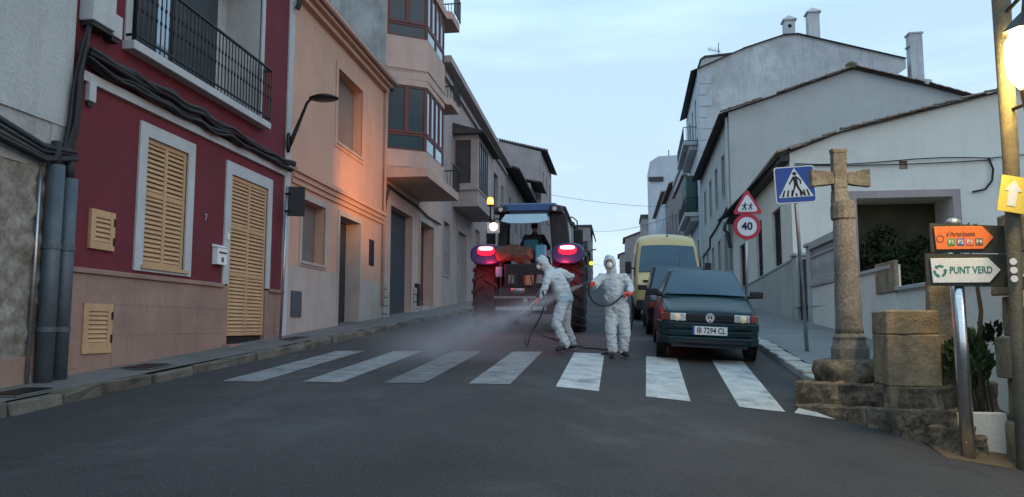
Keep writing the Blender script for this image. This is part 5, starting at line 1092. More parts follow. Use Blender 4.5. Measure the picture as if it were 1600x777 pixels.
def van(loc, rot, scale):
    t = empty('parked_van', loc, 'tall yellow high roof van parked behind the dark cars', 'van', 'vehicles parked along the right kerb', rot, scale)
    def S(wb, wm, zb, zm, zs, ws, zc): return [(0, zb), (wb, zb), (wm, zb + .15), (wm, zm), (ws + (wm - ws) * .5, zs - .05), (ws, zs), (ws * .6, zc - .01), (0, zc)]
    secs = [(0, S(.75, .85, .3, .6, .98, .8, 1.0)), (.06, S(.85, .93, .28, .65, 1.05, .88, 1.08)), (.4, S(.9, .98, .28, .8, 1.2, .9, 1.25)), (.72, S(.9, 1.0, .28, .9, 1.38, .9, 1.42)), (1.25, S(.9, 1.0, .28, 1.2, 2.05, .84, 2.1)), (1.42, S(.9, 1.0, .28, 1.3, 2.3, .8, 2.36)), (1.75, S(.9, 1.0, .28, 1.4, 2.5, .77, 2.58)), (2.2, S(.9, 1.0, .28, 1.5, 2.56, .78, 2.64)), (5.2, S(.9, 1.0, .28, 1.5, 2.56, .8, 2.64)), (5.35, S(.88, .97, .3, 1.5, 2.45, .78, 2.5))]
    loft(secs).build('body', 'van_yellow', t, smooth=True, local=True, sub=1)
    patch4((-.86, .68, 1.4), (.86, .68, 1.4), (.77, 1.33, 2.2), (-.77, 1.33, 2.2), .1, off=.02).build('windscreen', 'glass', t, smooth=True, local=True)
    b = MB(); b.box(-.5, .5, -.01, .1, .72, .9); g = b.build('grille', 'plastic', t, local=True)
    b = MB(); b.box(-.92, .92, -.06, .3, .32, .62); b.build('bumper', 'plastic', t, local=True, bevel=.04)
    for s in (-1, 1):
        b = MB(); b.hexa([(s * .55, -.0, .75), (s * .86, .06, .75), (s * .86, .2, .75), (s * .55, .1, .75), (s * .55, .02, .98), (s * .88, .14, 1.02), (s * .88, .25, 1.02), (s * .55, .12, .98)]); b.build('headlight', 'lamp_glass', t, local=True, bevel=.02)
        wheel(t, s * .88, .95, .34, .22, s); wheel(t, s * .88, 4.3, .34, .22, s)
        b = MB(); b.tube([(s * .98, .95, 1.5), (s * 1.12, .9, 1.55)], .025, 6); b.build('mirror_arm', 'plastic', t, local=True); b = MB(); b.box(s * 1.16 - .09, s * 1.16 + .09, .82, .96, 1.35, 1.72); b.build('wing_mirror', 'plastic', t, local=True, bevel=.03)
        b = MB(); b.prism([(s * 1.003, .95, 1.3), (s * 1.003, 1.8, 1.3), (s * .985, 1.8, 1.95), (s * .975, 1.35, 1.95)], (s * .006, 0, 0)); b.build('side_window', 'glass', t, local=True)
        b = MB(); b.box(s * 1.0 - .004, s * 1.0 + .012, 2.0, 5.1, .85, .95); b.build('side_rail', 'plastic', t, local=True)
    for x in (-.45, .25): b = MB(); b.tube([(x + .35, .66, 1.42), (x - .3, .72, 1.5)], .012, 5); b.build('wiper', 'plastic', t, local=True)
    b = MB(); b.lathe([(.035, 0), (.03, .03), (.012, .05)], (0, 1.62, 2.56), 'z', 10); b.v = [Vector((v.x, v.y - .12, v.z - .05)) for v in b.v]; b.build('roof_marker', 'plastic', t, local=True); b = MB(); b.tube([(0, 1.52, 2.55), (0, 1.7, 2.95)], .006, 4); b.build('aerial', 'plastic', t, local=True)
    b = MB(); b.lathe([(.13, .0), (.13, .02)], (-.62, .22, 1.16), 'z', 14); b.v = [Vector((v.x, v.y, v.z)) for v in b.v]; b.build('bonnet_badge', 'plastic', t, local=True)
    return t
van((1.58, 24.3, gz(1.58, 24.3)), (.064, .03, 0), 1.09)

# ------------------------------------------------------------------ tractor
def tractor(loc, rot):
    t = empty('tractor', loc, 'blue tractor seen from behind with glowing red tail lights and an amber beacon', 'tractor', None, rot)
    for s in (-1, 1):
        wheel(t, s * 1.04, .95, .92, .6, s, 'tractor_blue', lugs=20); wheel(t, s * .9, 3.5, .68, .45, s, 'tractor_blue', lugs=16)
        # fender: curved sheet over the wheel, thick skirt at the rear
        b = MB(); x0, x1 = s * .62, s * 1.32
        for o in (0, .05):
            b.grid(lambda u, v, o=o: (x0 + (x1 - x0) * u, .95 + math.cos(math.radians(132 - 108 * v)) * (1.02 + o - .05 * (u > .9)), .95 + math.sin(math.radians(132 - 108 * v)) * (1.0 + o + .04 * math.sin(math.pi * u)) + .12), 6, 16)
        b.build('fender', 'tractor_black', t, smooth=True, local=True)
        pts = [(s * (.98 + math.copysign(abs(math.cos(a)) ** .7, math.cos(a)) * .39), -.06, 1.9 + math.copysign(abs(math.sin(a)) ** .75, math.sin(a)) * .25) for a in [2 * math.pi * k / 24 for k in range(24)]]
        b = MB(); b.prism(pts, (0, .5, 0)); hs_ = b.build('light_housing', 'tractor_blue', t, local=True, bevel=.05)
        pts2 = [(s * (.98 + math.cos(a) * .22), -.085, 1.985 + math.copysign(abs(math.sin(a)) ** .6, math.sin(a)) * (.12)) for a in [2 * math.pi * k / 20 for k in range(20)]]
        b = MB(); b.prism(pts2, (0, .03, 0)); b.build('tail_light', 'tail_red', hs_, local=True)
        pts3 = [(s * (.98 + math.copysign(abs(math.cos(a)) ** .5, math.cos(a)) * .17), -.11, 2.04 + math.copysign(abs(math.sin(a)) ** .6, math.sin(a)) * .045 - s * 0) for a in [2 * math.pi * k / 20 for k in range(20)]]
        b = MB(); b.prism(pts3, (0, .03, 0)); b.build('lit_lamp', 'tail_core', hs_, local=True)
        l = bpy.data.lights.new('tail_light_glow', 'POINT'); l.energy = 26; l.color = (1, .03, .06); l.shadow_soft_size = .12; o = bpy.data.objects.new('tail_light_glow', l); COL.objects.link(o); o.parent = t; o.location = (s * .9, -.34, 1.62)
    # chassis, hitch
    b = MB(); b.box(-.45, .45, .3, 4.4, .6, 1.25); b.box(-.62, .62, .25, .9, .45, 1.55); b.build('chassis', 'tractor_black', t, local=True, bevel=.03)
    loft([(1.9, [(0, 1.1), (.42, 1.1), (.45, 1.4), (.4, 1.85), (.25, 1.95), (0, 1.98)]), (4.2, [(0, 1.0), (.36, 1.0), (.38, 1.3), (.34, 1.6), (.2, 1.7), (0, 1.72)])]).build('bonnet', 'tractor_blue', t, local=True)
    for s in (-1, 1): b = MB(); b.tube([(s * .35, .3, .75), (s * .48, -.45, .62)], .045, 8); b.tube([(s * .42, .3, 1.35), (s * .46, -.4, .68)], .03, 6); b.build('lift_arm', 'tractor_black', t, local=True)
    b = MB(); b.tube([(0, .3, 1.3), (0, -.4, 1.15)], .04, 8); b.build('top_link', 'tractor_black', t, local=True)
    b = MB(); b.box(-.72, .5, -.5, -.42, .86, .9); b.build('cross_bar', 'hub_grey', t, local=True); b = MB(); b.box(-.68, .5, -.56, -.46, .58, .66); b.build('tool_bar', 'zinc', t, local=True); b = MB(); b.box(-.62, .62, -.4, .2, .92, 1.1); b.build('rear_deck', 'tractor_black', t, local=True)
    b = MB(); b.box(-.5, .46, -.34, .2, 1.1, 1.66); b.build('rear_console', 'tractor_black', t, local=True, bevel=.03)
    for k, (x0, x1, zt) in enumerate(((-.3, -.36, 1.5), (-.2, -.14, 1.45), (.15, .22, 1.5), (.28, .2, 1.4))):
        b = MB(); b.tube([(x0, -.35, zt), (x0, -.48, zt - .05), ((x0 + x1) / 2, -.52, zt - .3), (x1, -.4, zt - .5)], .016, 6); b.build('hydraulic_hose', 'plastic', t, smooth=True, local=True)
    b = MB(); b.lathe([(.03, -.4), (.06, -.42), (.06, -.5), (.03, -.52)], (0, 0, .8), 'y', 12); b.build('power_take_off', 'hub_grey', t, local=True)
    b = MB(); b.box(-.06, .06, -.5, .3, .42, .48); b.lathe([(.05, .48), (.05, .52)], (0, -.44, 0), n=10); b.build('drawbar', 'tractor_black', t, local=True)
    for s in (-1, 1): b = MB(); b.box(s * .33 - .07, s * .33 + .07, -.36, -.34, 1.2, 1.4); b.build('valve_block', 'hub_grey', t, local=True)
    for s in (-1, 1): b = MB(); b.box(s * .62 - .02, s * .62 + .02, -.1, .1, .9, 1.7); b.build('inner_guard', 'tractor_black', t, local=True)
    # cab
    zc0, zc1 = 1.35, 3.0
    for s in (-1, 1):
        b = MB(); b.hexa([(s * .78, .3, 1.6), (s * .6, .3, 1.6), (s * .6, .44, 1.6), (s * .78, .44, 1.6), (s * .74, .55, 2.96), (s * .5, .55, 2.96), (s * .5, .68, 2.96), (s * .74, .68, 2.96)]); b.build('rear_pillar', 'tractor_black', t, local=True, bevel=.02)
        b = MB(); b.hexa([(s * .78, 1.85, 1.4), (s * .7, 1.85, 1.4), (s * .7, 1.95, 1.4), (s * .78, 1.95, 1.4), (s * .72, 1.75, 2.96), (s * .64, 1.75, 2.96), (s * .64, 1.85, 2.96), (s * .72, 1.85, 2.96)]); b.build('front_pillar', 'tractor_black', t, local=True)
        b = MB(); b.add([(s * .785, .45, 1.55), (s * .785, 1.85, 1.45), (s * .725, 1.76, 2.94), (s * .725, .66, 2.94)], [(0, 1, 2, 3)]); b.v += [v + Vector((-s * .008, 0, 0)) for v in b.v]; b.f.append((4, 5, 6, 7)); b.build('side_glass', 'cab_glass', t, local=True)
    b = MB(); b.box(-.8, .8, .35, 1.95, 1.25, 1.5); b.build('cab_floor', 'tractor_black', t, local=True)
    b = MB(); b.hexa([(-.8, .3, 2.95), (.8, .3, 2.95), (.78, 2.05, 2.95), (-.78, 2.05, 2.95), (-.68, .42, 3.16), (.68, .42, 3.16), (.66, 1.95, 3.16), (-.66, 1.95, 3.16)]); b.build('cab_roof', 'tractor_blue', t, local=True, bevel=.05)
    for s in (-1, 1):
        b = MB(); b.hexa([(s * .52, .26, 2.93), (s * .86, .3, 2.9), (s * .86, .7, 2.9), (s * .52, .7, 2.93), (s * .52, .3, 3.1), (s * .8, .34, 3.08), (s * .8, .7, 3.08), (s * .52, .7, 3.1)]); rc = b.build('roof_corner', 'tractor_black', t, local=True, bevel=.04)
        b = MB(); b.lathe([(.055, 0), (.055, .03)], (s * .66, .235, 3.0), 'y', 12); b.build('roof_lamp', 'lamp_glass', rc, local=True)
    b = MB(); b.hexa([(.6, .5, 1.95), (.99, .55, 1.95), (.99, 1.2, 1.95), (.6, 1.2, 1.95), (.56, .5, 3.02), (.9, .56, 2.9), (.9, 1.2, 2.9), (.56, 1.2, 3.02)]); b.build('door_panel', 'tractor_black', t, local=True)
    # open rear window
    b = MB(); P = [(-.42, .3, 2.9), (.42, .3, 2.9), (.5, -.05, 2.84), (.56, -.4, 2.66), (.35, -.52, 2.6), (0, -.55, 2.585), (-.35, -.52, 2.6), (-.56, -.4, 2.66), (-.5, -.05, 2.84)]
    b.prism(P, (0, -.005, .012)); rw = b.build('open_rear_window', 'sky_tint_glass', t, local=True)
    for x, y, z in ((-.3, -.2, 2.74), (.28, -.2, 2.74), (0, -.45, 2.61)): b = MB(); b.lathe([(.022, -.03), (.022, .02)], (x, y, z), 'z', 8); b.build('window_fitting', 'plastic', rw, local=True)
    b = MB()
    for s in (-1, 1): b.tube([(s * .5, .4, 2.6), (s * .44, -.1, 2.78)], .012, 5)
    b.build('gas_struts', 'zinc', rw, local=True)
    # seat
    b = MB(); b.hexa([(-.2, .72, 1.75), (.24, .72, 1.75), (.24, .86, 1.75), (-.2, .86, 1.75), (-.17, .66, 2.28), (.2, .66, 2.28), (.2, .78, 2.28), (-.17, .78, 2.28)]); b.build('seat_back', 'seat_teal', t, local=True, bevel=.05)
    b = MB(); b.box(-.26, .28, .8, 1.25, 1.6, 1.76); b.build('seat_cushion', 'seat_teal', t, local=True, bevel=.04)
    b = MB(); b.lathe([(.19, 0), (.2, .02), (.19, .04)], (0, 1.5, 2.1), 'y', 18); b.tube([(0, 1.52, 2.1), (0, 1.7, 1.6)], .03, 6); b.build('steering_wheel', 'plastic', t, local=True)
    # beacon, work lamp
    bc = empty('beacon', (0, 0, 0)); bc.parent = t; bc.location = (-.93, .35, 2.9)
    b = MB(); b.tube([(.0, 0, -.35), (0, 0, .2)], .022, 6); b.tube([(0, 0, -.3), (.2, 0, -.35)], .02, 6); b.build('stalk', 'tractor_black', bc, local=True)
    b = MB(); b.lathe([(.085, .2), (.085, .24)], n=14); b.build('base', 'plastic', bc, local=True); b = MB(); b.lathe([(.078, .24), (.08, .34), (.06, .4), (.02, .42)], n=14); b.build('dome', 'beacon_glow', bc, local=True, smooth=True)
    b = MB(); b.box(-.02, .06, -.09, -.07, .27, .37); b.build('lit_reflector', 'beacon_core', bc, local=True)
    wl = empty('work_light', (0, 0, 0)); wl.parent = t; wl.location = (-.83, .2, 2.56)
    b = MB(); b.box(-.16, .15, -.02, .02, -.14, .12); b.build('lamp_plate', 'sign_white', wl, local=True, bevel=.01); b = MB(); b.lathe([(.1, .0), (.08, -.03), (.02, -.04)], (0, -.02, .02), 'y', 16); b.build('lit_lens', 'work_glow', wl, local=True)
    b = MB(); b.tube([(.16, .05, 0), (.3, .2, .05)], .02, 6); b.tube([(0, .04, .1), (.02, .04, .5)], .015, 5); b.build('bracket', 'tractor_black', wl, local=True)
    for s in (-1, 1):
        b = MB(); b.tube([(s * .75, 1.8, 2.85), (s * 1.0, 1.75, 2.9), (s * 1.12, 1.75, 2.8), (s * 1.14, 1.75, 2.55)], .018, 6); ma = b.build('mirror_arm', 'tractor_black', t, local=True); b = MB(); b.box(s * 1.15 - .12, s * 1.15 + .12, 1.7, 1.78, 2.2, 2.58); b.build('mirror', 'plastic', ma, local=True, bevel=.03)
    b = MB(); b.tube([(.62, 1.95, 1.3), (.68, 2.0, 2.9), (.7, 2.0, 3.15)], .055, 8); b.build('exhaust', 'tractor_black', t, local=True)
    b = MB(); b.tube([(1.05, .5, 1.95), (1.3, .8, 2.02), (1.42, 1.6, 1.98), (1.44, 2.2, 1.75)], .03, 6); b.box(1.4, 1.5, 2.15, 2.3, 1.62, 1.78); sa = b.build('side_arm', 'tractor_black', t, local=True); b = MB(); b.lathe([(.05, 0), (.045, -.03), (.02, -.04)], (1.46, 2.14, 1.7), 'y', 14); b.build('marker_light', 'yellow_glow', sa, local=True)
    b = MB(); b.box(-.74, -.58, -.12, .1, 1.35, 1.6); b.build('rear_screen', 'teal_plastic', t, local=True, bevel=.02)
    # light from the rotating amber beacon thrown on the orange house
    l = bpy.data.lights.new('beacon_beam', 'SPOT'); l.energy = 800; l.color = (1, .38, .09); l.spot_size = math.radians(64); l.spot_blend = 1; l.shadow_soft_size = .05
    o = bpy.data.objects.new('beacon_beam', l); COL.objects.link(o); o.parent = bc; o.location = (-.12, 0, .32)
    tgt = Vector((-7.1, 21.0, 5.2)); src = Vector(loc) + Vector((-.93, .35, 3.2)); o.rotation_euler = (tgt - src).to_track_quat('-Z', 'Y').to_euler()
    return t
m = bpy.data.materials.new('cab_glass'); m.use_nodes = True; b_ = m.node_tree.nodes['Principled BSDF']; b_.inputs['Base Color'].default_value = (.5, .55, .58, 1); b_.inputs['Transmission Weight'].default_value = .9; b_.inputs['Roughness'].default_value = .05; b_.inputs['IOR'].default_value = 1.05; M['cab_glass'] = m
TZ = gz(-2.13, 18.3)
tractor((-2.13, 18.3, TZ), (.064, 0, 0))
def loosebox(name, lab, cat, c, s, m, rot=0, bevel=.015):
    t = empty(name, c, lab, cat, None, (.064, 0, rot)); b = MB(); b.box(-s[0] / 2, s[0] / 2, -s[1] / 2, s[1] / 2, 0, s[2]); b.build('body', m, t, local=True, bevel=bevel); return t
t = loosebox('plastic_drum', 'teal plastic container beside the brown box on the tractor', 'container', (-1.78, 18.12, TZ + 1.68), (.26, .28, .42), 'teal_plastic', 0, .04)
b = MB(); b.lathe([(.05, .42), (.05, .47)], n=12); b.build('cap', 'plastic', t, local=True)
t = loosebox('metal_can', 'small brass coloured can tilted on the tractor hitch', 'can', (-2.05, 17.83, TZ + 1.12), (.2, .16, .24), 'brass_tin', .5, .02)
b = MB(); b.lathe([(.03, .24), (.03, .27)], n=10); b.build('cap', 'plastic', t, local=True)
t = empty('steel_basin', (-2.3, 17.8, TZ + .92), 'round shiny steel basin on the rear bar of the tractor', 'basin'); b = MB(); b.lathe([(.1, 0), (.17, .05), (.18, .13), (.165, .13), (.09, .03)], n=18); b.build('bowl', 'hub_grey', t, local=True, smooth=True)

def cap(b, p0, r0, p1, r1, n=12, sc_=(1, 1, 1)):
    p0, p1 = Vector(p0), Vector(p1); d = (p1 - p0); L = d.length; d = d.normalized() if L > 1e-6 else Vector((0, 0, 1)); path = []; rad = []
    for k in range(5): a = math.pi / 2 * k / 4; path.append(p0 - d * r0 * math.cos(a)); rad.append(max(r0 * math.sin(a), r0 * .05))
    for k in range(5): a = math.pi / 2 * (1 - k / 4); path.append(p1 + d * r1 * math.cos(a)); rad.append(max(r1 * math.sin(a), r1 * .05))
    b.tube(path, rad, n)
def ell(b, c, s, rot=None, n=14):
    k = len(b.v); m_ = n // 2
    b.lathe([(max(.04, math.sin(math.pi * i / m_)), -math.cos(math.pi * i / m_)) for i in range(m_ + 1)], n=n)
    R_ = rot or Matrix.Identity(3)
    for i in range(k, len(b.v)): v = b.v[i]; b.v[i] = Vector(c) + R_ @ Vector((v.x * s[0], v.y * s[1], v.z * s[2]))
def remesh(b, name, m, parent, vox=.02, smooth_it=4, wrinkle=0, wsc=9, post=None, mats=None):
    me = b.mesh(name, wloc(parent)); o = bpy.data.objects.new(name, me); COL.objects.link(o)
    md = o.modifiers.new('r', 'REMESH'); md.mode = 'VOXEL'; md.voxel_size = vox
    if smooth_it: md = o.modifiers.new('s', 'SMOOTH'); md.iterations = smooth_it; md.factor = .5
    me2 = bpy.data.meshes.new_from_object(o.evaluated_get(bpy.context.evaluated_depsgraph_get())); bpy.data.objects.remove(o)
    me2.name = name; bm = bmesh.new(); bm.from_mesh(me2); bm.normal_update(); W0 = wloc(parent)
    if wrinkle:
        for v in bm.verts:
            p = (v.co + W0) * wsc; a = noise.noise(Vector((p.x * .7 + p.z * .35, p.y * .7, p.z * 1.25))); q = noise.noise(Vector((p.x * 2.1 + p.z * 1.2, p.y * 2.1, p.z * 1.7)) + Vector((7, 0, 0)))
            v.co += v.normal * (wrinkle * (.5 - abs(a) * 3.2) * .8 + wrinkle * (.3 - abs(q) * 2.4) * .35)
    if post: post(bm, W0)
    bm.to_mesh(me2); bm.free(); me2.polygons.foreach_set('use_smooth', [True] * len(me2.polygons)); me2.materials.clear(); me2.materials.append(M[m])
    o = bpy.data.objects.new(name, me2); COL.objects.link(o); o.parent = parent; return o
def hand(parent, wrist, aim, palm, m, curl=1.1, side=1, name='glove', s=1.0):
    """palm with five bent fingers; aim = direction of the hand, palm = palm normal"""
    w_ = Vector(wrist); a = Vector(aim).normalized(); n_ = Vector(palm); n_ = (n_ - a * n_.dot(a)).normalized(); c = a.cross(n_) * side; b = MB()
    cap(b, w_ - a * .05 * s, .034 * s, w_ + a * .02 * s, .03 * s)
    for k in range(5): cap(b, w_ + a * .02 * s + c * (.022 - k * .011) * s, .017 * s, w_ + a * .085 * s + c * (.03 - k * .0165) * s, .014 * s, 8)
    for k, L in enumerate((.072, .082, .078, .062)):
        p = w_ + a * .09 * s + c * (.032 - k * .021) * s; an = 0
        for q in range(3):
            an += curl * (.62, .8, .6)[q]; d = a * math.cos(an) + n_ * math.sin(an); p2 = p + d * L * s * (.45, .32, .25)[q]; cap(b, p, (.0125 - q * .0012) * s, p2, (.0115 - q * .0012) * s, 8); p = p2
    p = w_ + a * .03 * s + c * .035 * s; d1 = (c * .7 + a * .5 + n_ * .35).normalized(); p2 = p + d1 * .04 * s; p3 = p2 + (a * .6 + n_ * .7 - c * .1).normalized() * .04 * s; cap(b, p, .015 * s, p2, .0135 * s, 8); cap(b, p2, .0135 * s, p3, .011 * s, 8)
    return remesh(b, name, m, parent, .006, 2)
def person(base, label, J, face, suit='suit', hood=True, gloves='glove_red', mask=True, wr=.016):
    t = empty('person', base, label, 'person'); V = {k: Vector(v) for k, v in J.items()}; f = Vector(face).normalized(); up = (V['head'] - V['neck']).normalized(); up = (up - f * up.dot(f)).normalized(); sd_ = f.cross(up); hd = V['head']; RH = Matrix((sd_, -f, up)).transposed()
    # body: one continuous mesh
    b = MB(); ell(b, hd, (.076, .095, .115), RH); ell(b, hd - up * .05 + f * .02, (.058, .07, .075), RH); cap(b, hd - up * .06, .055, V['neck'], .06)
    cap(b, hd + f * .088 + up * .015, .011, hd + f * .112 - up * .022, .015, 8)
    for s in (-1, 1): ell(b, hd + sd_ * s * .078 - up * .005, (.012, .022, .033), RH, 8); cap(b, hd + f * .088 + sd_ * s * .045 + up * .03, .009, hd + f * .094 + sd_ * s * .015 + up * .032, .009, 6)
    def limbs(b, k, rs):
        (rsh, rel, rwr, rhip, rkn, ran) = rs
        for s in 'LR':
            cap(b, V['sh' + s], rsh, V['el' + s], rel); cap(b, V['el' + s], rel, V['wr' + s], rwr)
            cap(b, V['hip' + s], rhip, V['kn' + s], rkn); cap(b, V['kn' + s], rkn, V['an' + s], ran)
    limbs(b, 0, (.05, .04, .03, .08, .055, .04))
    for s in 'LR': cap(b, V['wr' + s], .028, V['wr' + s] + (V['wr' + s] - V['el' + s]).normalized() * .05, .02); cap(b, V['an' + s], .038, V['toe' + s], .03)
    cap(b, V['shL'], .055, V['shR'], .055); cap(b, V['chest'], .13, V['belly'], .12); cap(b, V['belly'], .12, V['pelvis'], .12); cap(b, V['hipL'], .08, V['hipR'], .08); cap(b, V['neck'], .06, V['chest'], .12)
    remesh(b, 'body', 'skin', t, .013, 3)
    for s in (-1, 1): b = MB(); ell(b, hd + f * .082 + sd_ * s * .03 + up * .008, (.012, .008, .008), RH, 8); b.build('eye', 'sign_white', t); b = MB(); ell(b, hd + f * .089 + sd_ * s * .03 + up * .008, (.006, .003, .006), RH, 8); b.build('pupil', 'hair_dark', t)
    # suit
    b = MB(); limbs(b, 0, (.083, .07, .058, .118, .098, .088))
    cap(b, V['shL'] + Vector((0, 0, -.01)), .085, V['shR'] + Vector((0, 0, -.01)), .085); cap(b, V['chest'], .165, V['belly'], .165); cap(b, V['belly'], .165, V['pelvis'], .155); cap(b, V['hipL'], .115, V['hipR'], .115); cap(b, V['neck'] - up * .02, .085, V['chest'], .15)
    ax = (V['shR'] - V['shL']); ax.z = 0; ax.normalize()
    for q in ('chest', 'belly', 'pelvis'): cap(b, V[q] - ax * .09, .115, V[q] + ax * .09, .115)
    for s in 'LR': d = (V['an' + s] - V['kn' + s]).normalized(); cap(b, V['an' + s] - d * .08, .094, V['an' + s] + d * .0, .086)
    if hood: ell(b, hd - f * .012 + up * .008, (.108, .125, .14), RH); cap(b, hd - up * .05 - f * .03, .1, V['neck'] - f * .01, .085)
    def cut(bm, W0):
        kill = []
        for fc in bm.faces:
            c = fc.calc_center_median() + W0 - hd; y = c.dot(f); x = c.dot(sd_); z = c.dot(up)
            if y > .03 and (x / .066) ** 2 + ((z + .022) / .088) ** 2 < 1: kill.append(fc)
        if hood: bmesh.ops.delete(bm, geom=kill, context='FACES')
    o = remesh(b, 'overalls' if suit == 'suit' else 'clothing', suit, t, .015, 3, wr, 11, cut)
    if suit == 'suit':
        c0 = V['neck'] + f * .06; 
        md = o.modifiers.new('sol', 'SOLIDIFY'); md.thickness = .006; md.offset = -1
    if mask:
        b = MB(); b.lathe([(.052, .0), (.05, .018), (.036, .04), (.012, .05)], n=16); Rm = Matrix((sd_, up, f)).transposed(); b.v = [hd + f * .068 - up * .035 + Rm @ Vector((v.x, v.y * 1.05, v.z)) for v in b.v]; b.build('face_mask', 'mask', t, smooth=True)
        b = MB(); 
        for s in (-1, 1): b.tube([hd + f * .075 - up * .03 + sd_ * s * .045, hd + f * .02 + sd_ * s * .088 - up * .01], .0025, 4)
        b.build('mask_strap', 'mask', t)
    for s in 'LR':
        b = MB(); d = (V['toe' + s] - V['an' + s]); d.z *= .3; d.normalize(); p = V['an' + s]; q = V['toe' + s]; cap(b, p + Vector((0, 0, -.045)), .052, q, .045); cap(b, p + Vector((0, 0, -.05)) - d * .03, .045, q + Vector((0, 0, -.005)), .04); remesh(b, 'shoe', 'shoe', t, .012, 2)
    return t
def lumps(name, lab, cat, c, els, m, seed=0, amp=.03):
    t = empty(name, c, lab, cat); b = MB()
    for q in els: cap(b, Vector(c) + Vector(q[0]), q[1], Vector(c) + Vector(q[2]), q[3])
    o = remesh(b, 'body', m, t, .025, 2, amp, 6)
    return t
lumps('tarp_bundle', 'brown crumpled bundle lying across the back of the tractor', 'bundle', (-2.38, 18.1, TZ + 1.7), [((-.32, 0, .2), .2, (.28, 0, .18), .19), ((-.34, 0, .32), .1, (0, 0, .3), .14), ((.1, .0, .1), .15, (.3, -.05, -.1), .1), ((.22, -.08, -.1), .08, (.2, -.1, -.42), .07)], 'box_brown', 3, .03)
g = gz(0, 13.4)
JA = dict(head=(-.12, 13.3, 2.425), neck=(-.085, 13.36, 2.27), chest=(-.06, 13.4, 2.04), belly=(-.03, 13.38, 1.83), pelvis=(.0, 13.4, 1.66), shL=(.125, 13.38, 2.175), shR=(-.275, 13.36, 2.175), elL=(.235, 13.33, 1.99), wrL=(.2, 13.12, 1.9), elR=(-.4, 13.18, 2.02), wrR=(-.4, 12.98, 2.06),
          hipL=(.095, 13.4, 1.62), hipR=(-.1, 13.4, 1.62), knL=(.125, 13.38, 1.22), knR=(-.115, 13.32, 1.22), anL=(.095, 13.45, .93), anR=(-.085, 13.33, .93), toeL=(.15, 13.31, .86), toeR=(-.1, 13.16, .845))
pa = person((-.01, 13.38, g), 'person in white hooded overalls, mask and red gloves, facing the camera and spraying', JA, (-.12, -1, -.05))
hand(pa, (-.405, 12.93, 2.06), (-.35, -.75, -.1), (.4, -.3, -1), 'glove_red', 1.35, 1); hand(pa, (.19, 13.07, 1.885), (-.75, -.5, -.05), (0, -.6, -.8), 'glove_red', 1.35, -1)
for P0, P1 in (((-.405, 12.97, 2.06), (-.4, 13.05, 2.05)), ((.192, 13.09, 1.885), (.198, 13.15, 1.9))):
    b = MB(); b.tube([P0, P1], [.045, .05], 12); b.build('glove_cuff', 'glove_red', pa, smooth=True)
b = MB(); b.tube([(-.085, 13.215, 2.2), (-.075, 13.2, 2.0), (-.045, 13.19, 1.8), (-.02, 13.22, 1.62)], .006, 5); b.build('zip_flap', 'suit', pa)
hz = MB(); hz.tube([Vector(p) for p in [(-.46, 12.8, 2.05), (-.47, 12.84, 1.97), (-.46, 12.88, 1.86), (-.41, 12.92, 1.76), (-.33, 12.95, 1.7), (-.22, 12.97, 1.675), (-.1, 12.98, 1.7), (.0, 13.0, 1.77), (.09, 13.02, 1.85), (.17, 13.04, 1.875), (.24, 13.15, 1.86), (.27, 13.35, 1.75), (.26, 13.6, 1.45), (.2, 13.8, 1.1), (.05, 14.0, .885), (-.1, 14.05, .88), (-.25, 13.85, .87), (-.28, 13.6, .86), (-.12, 13.65, .86), (-.05, 14.0, .9), (-.3, 14.3, .925), (-.6, 14.4, .94), (-.9, 15.2, 1.0), (-1.4, 16.6, 1.08), (-1.7, 17.5, 1.15), (-1.75, 17.9, 1.5)]], .015, 8)
hz.build('spray_hose', 'cable', None, smooth=True, label='black hose looping between the red gloves and trailing back to the tractor', cat='hose')
nzl = empty('spray_nozzle', (-.46, 12.8, 2.05), 'short dark spray nozzle held in the red glove at left', 'nozzle'); b = MB(); b.tube([(-.44, 12.86, 2.07), (-.5, 12.72, 2.04), (-.56, 12.66, 2.02)], [.02, .016, .012], 10); b.build('barrel', 'plastic', nzl); b = MB(); b.tube([(-.47, 12.8, 2.05), (-.46, 12.8, 1.98)], .012, 6); b.build('grip', 'plastic', nzl)

JB = dict(head=(-1.34, 13.76, 2.47), neck=(-1.21, 13.84, 2.35), chest=(-1.1, 13.88, 2.2), belly=(-1.0, 13.9, 2.0), pelvis=(-.94, 13.92, 1.84), shL=(-1.22, 13.72, 2.27), shR=(-1.04, 14.06, 2.33), elL=(-1.27, 13.6, 2.02), wrL=(-1.36, 13.55, 1.86), elR=(-.84, 14.2, 2.26), wrR=(-.98, 14.42, 2.12),
          hipL=(-.98, 13.83, 1.78), hipR=(-.93, 14.0, 1.78), knL=(-1.08, 13.72, 1.38), knR=(-.95, 14.12, 1.36), anL=(-.92, 13.72, 1.03), anR=(-.83, 14.25, 1.03), toeL=(-1.06, 13.66, .94), toeR=(-.95, 14.2, .955))
pb = person((-.98, 13.9, gz(-.98, 13.9)), 'person in white hooded overalls stooping to the left behind the tractor, seen from the side', JB, (-.86, -.42, -.35))
hand(pb, (-1.385, 13.53, 1.83), (-.45, -.15, -.85), (-.7, .3, .3), 'glove_red', 1.3, 1); hand(pb, (-1.03, 14.46, 2.08), (-.6, .5, -.6), (-.6, -.4, 0), 'glove_red', 1.2, -1)
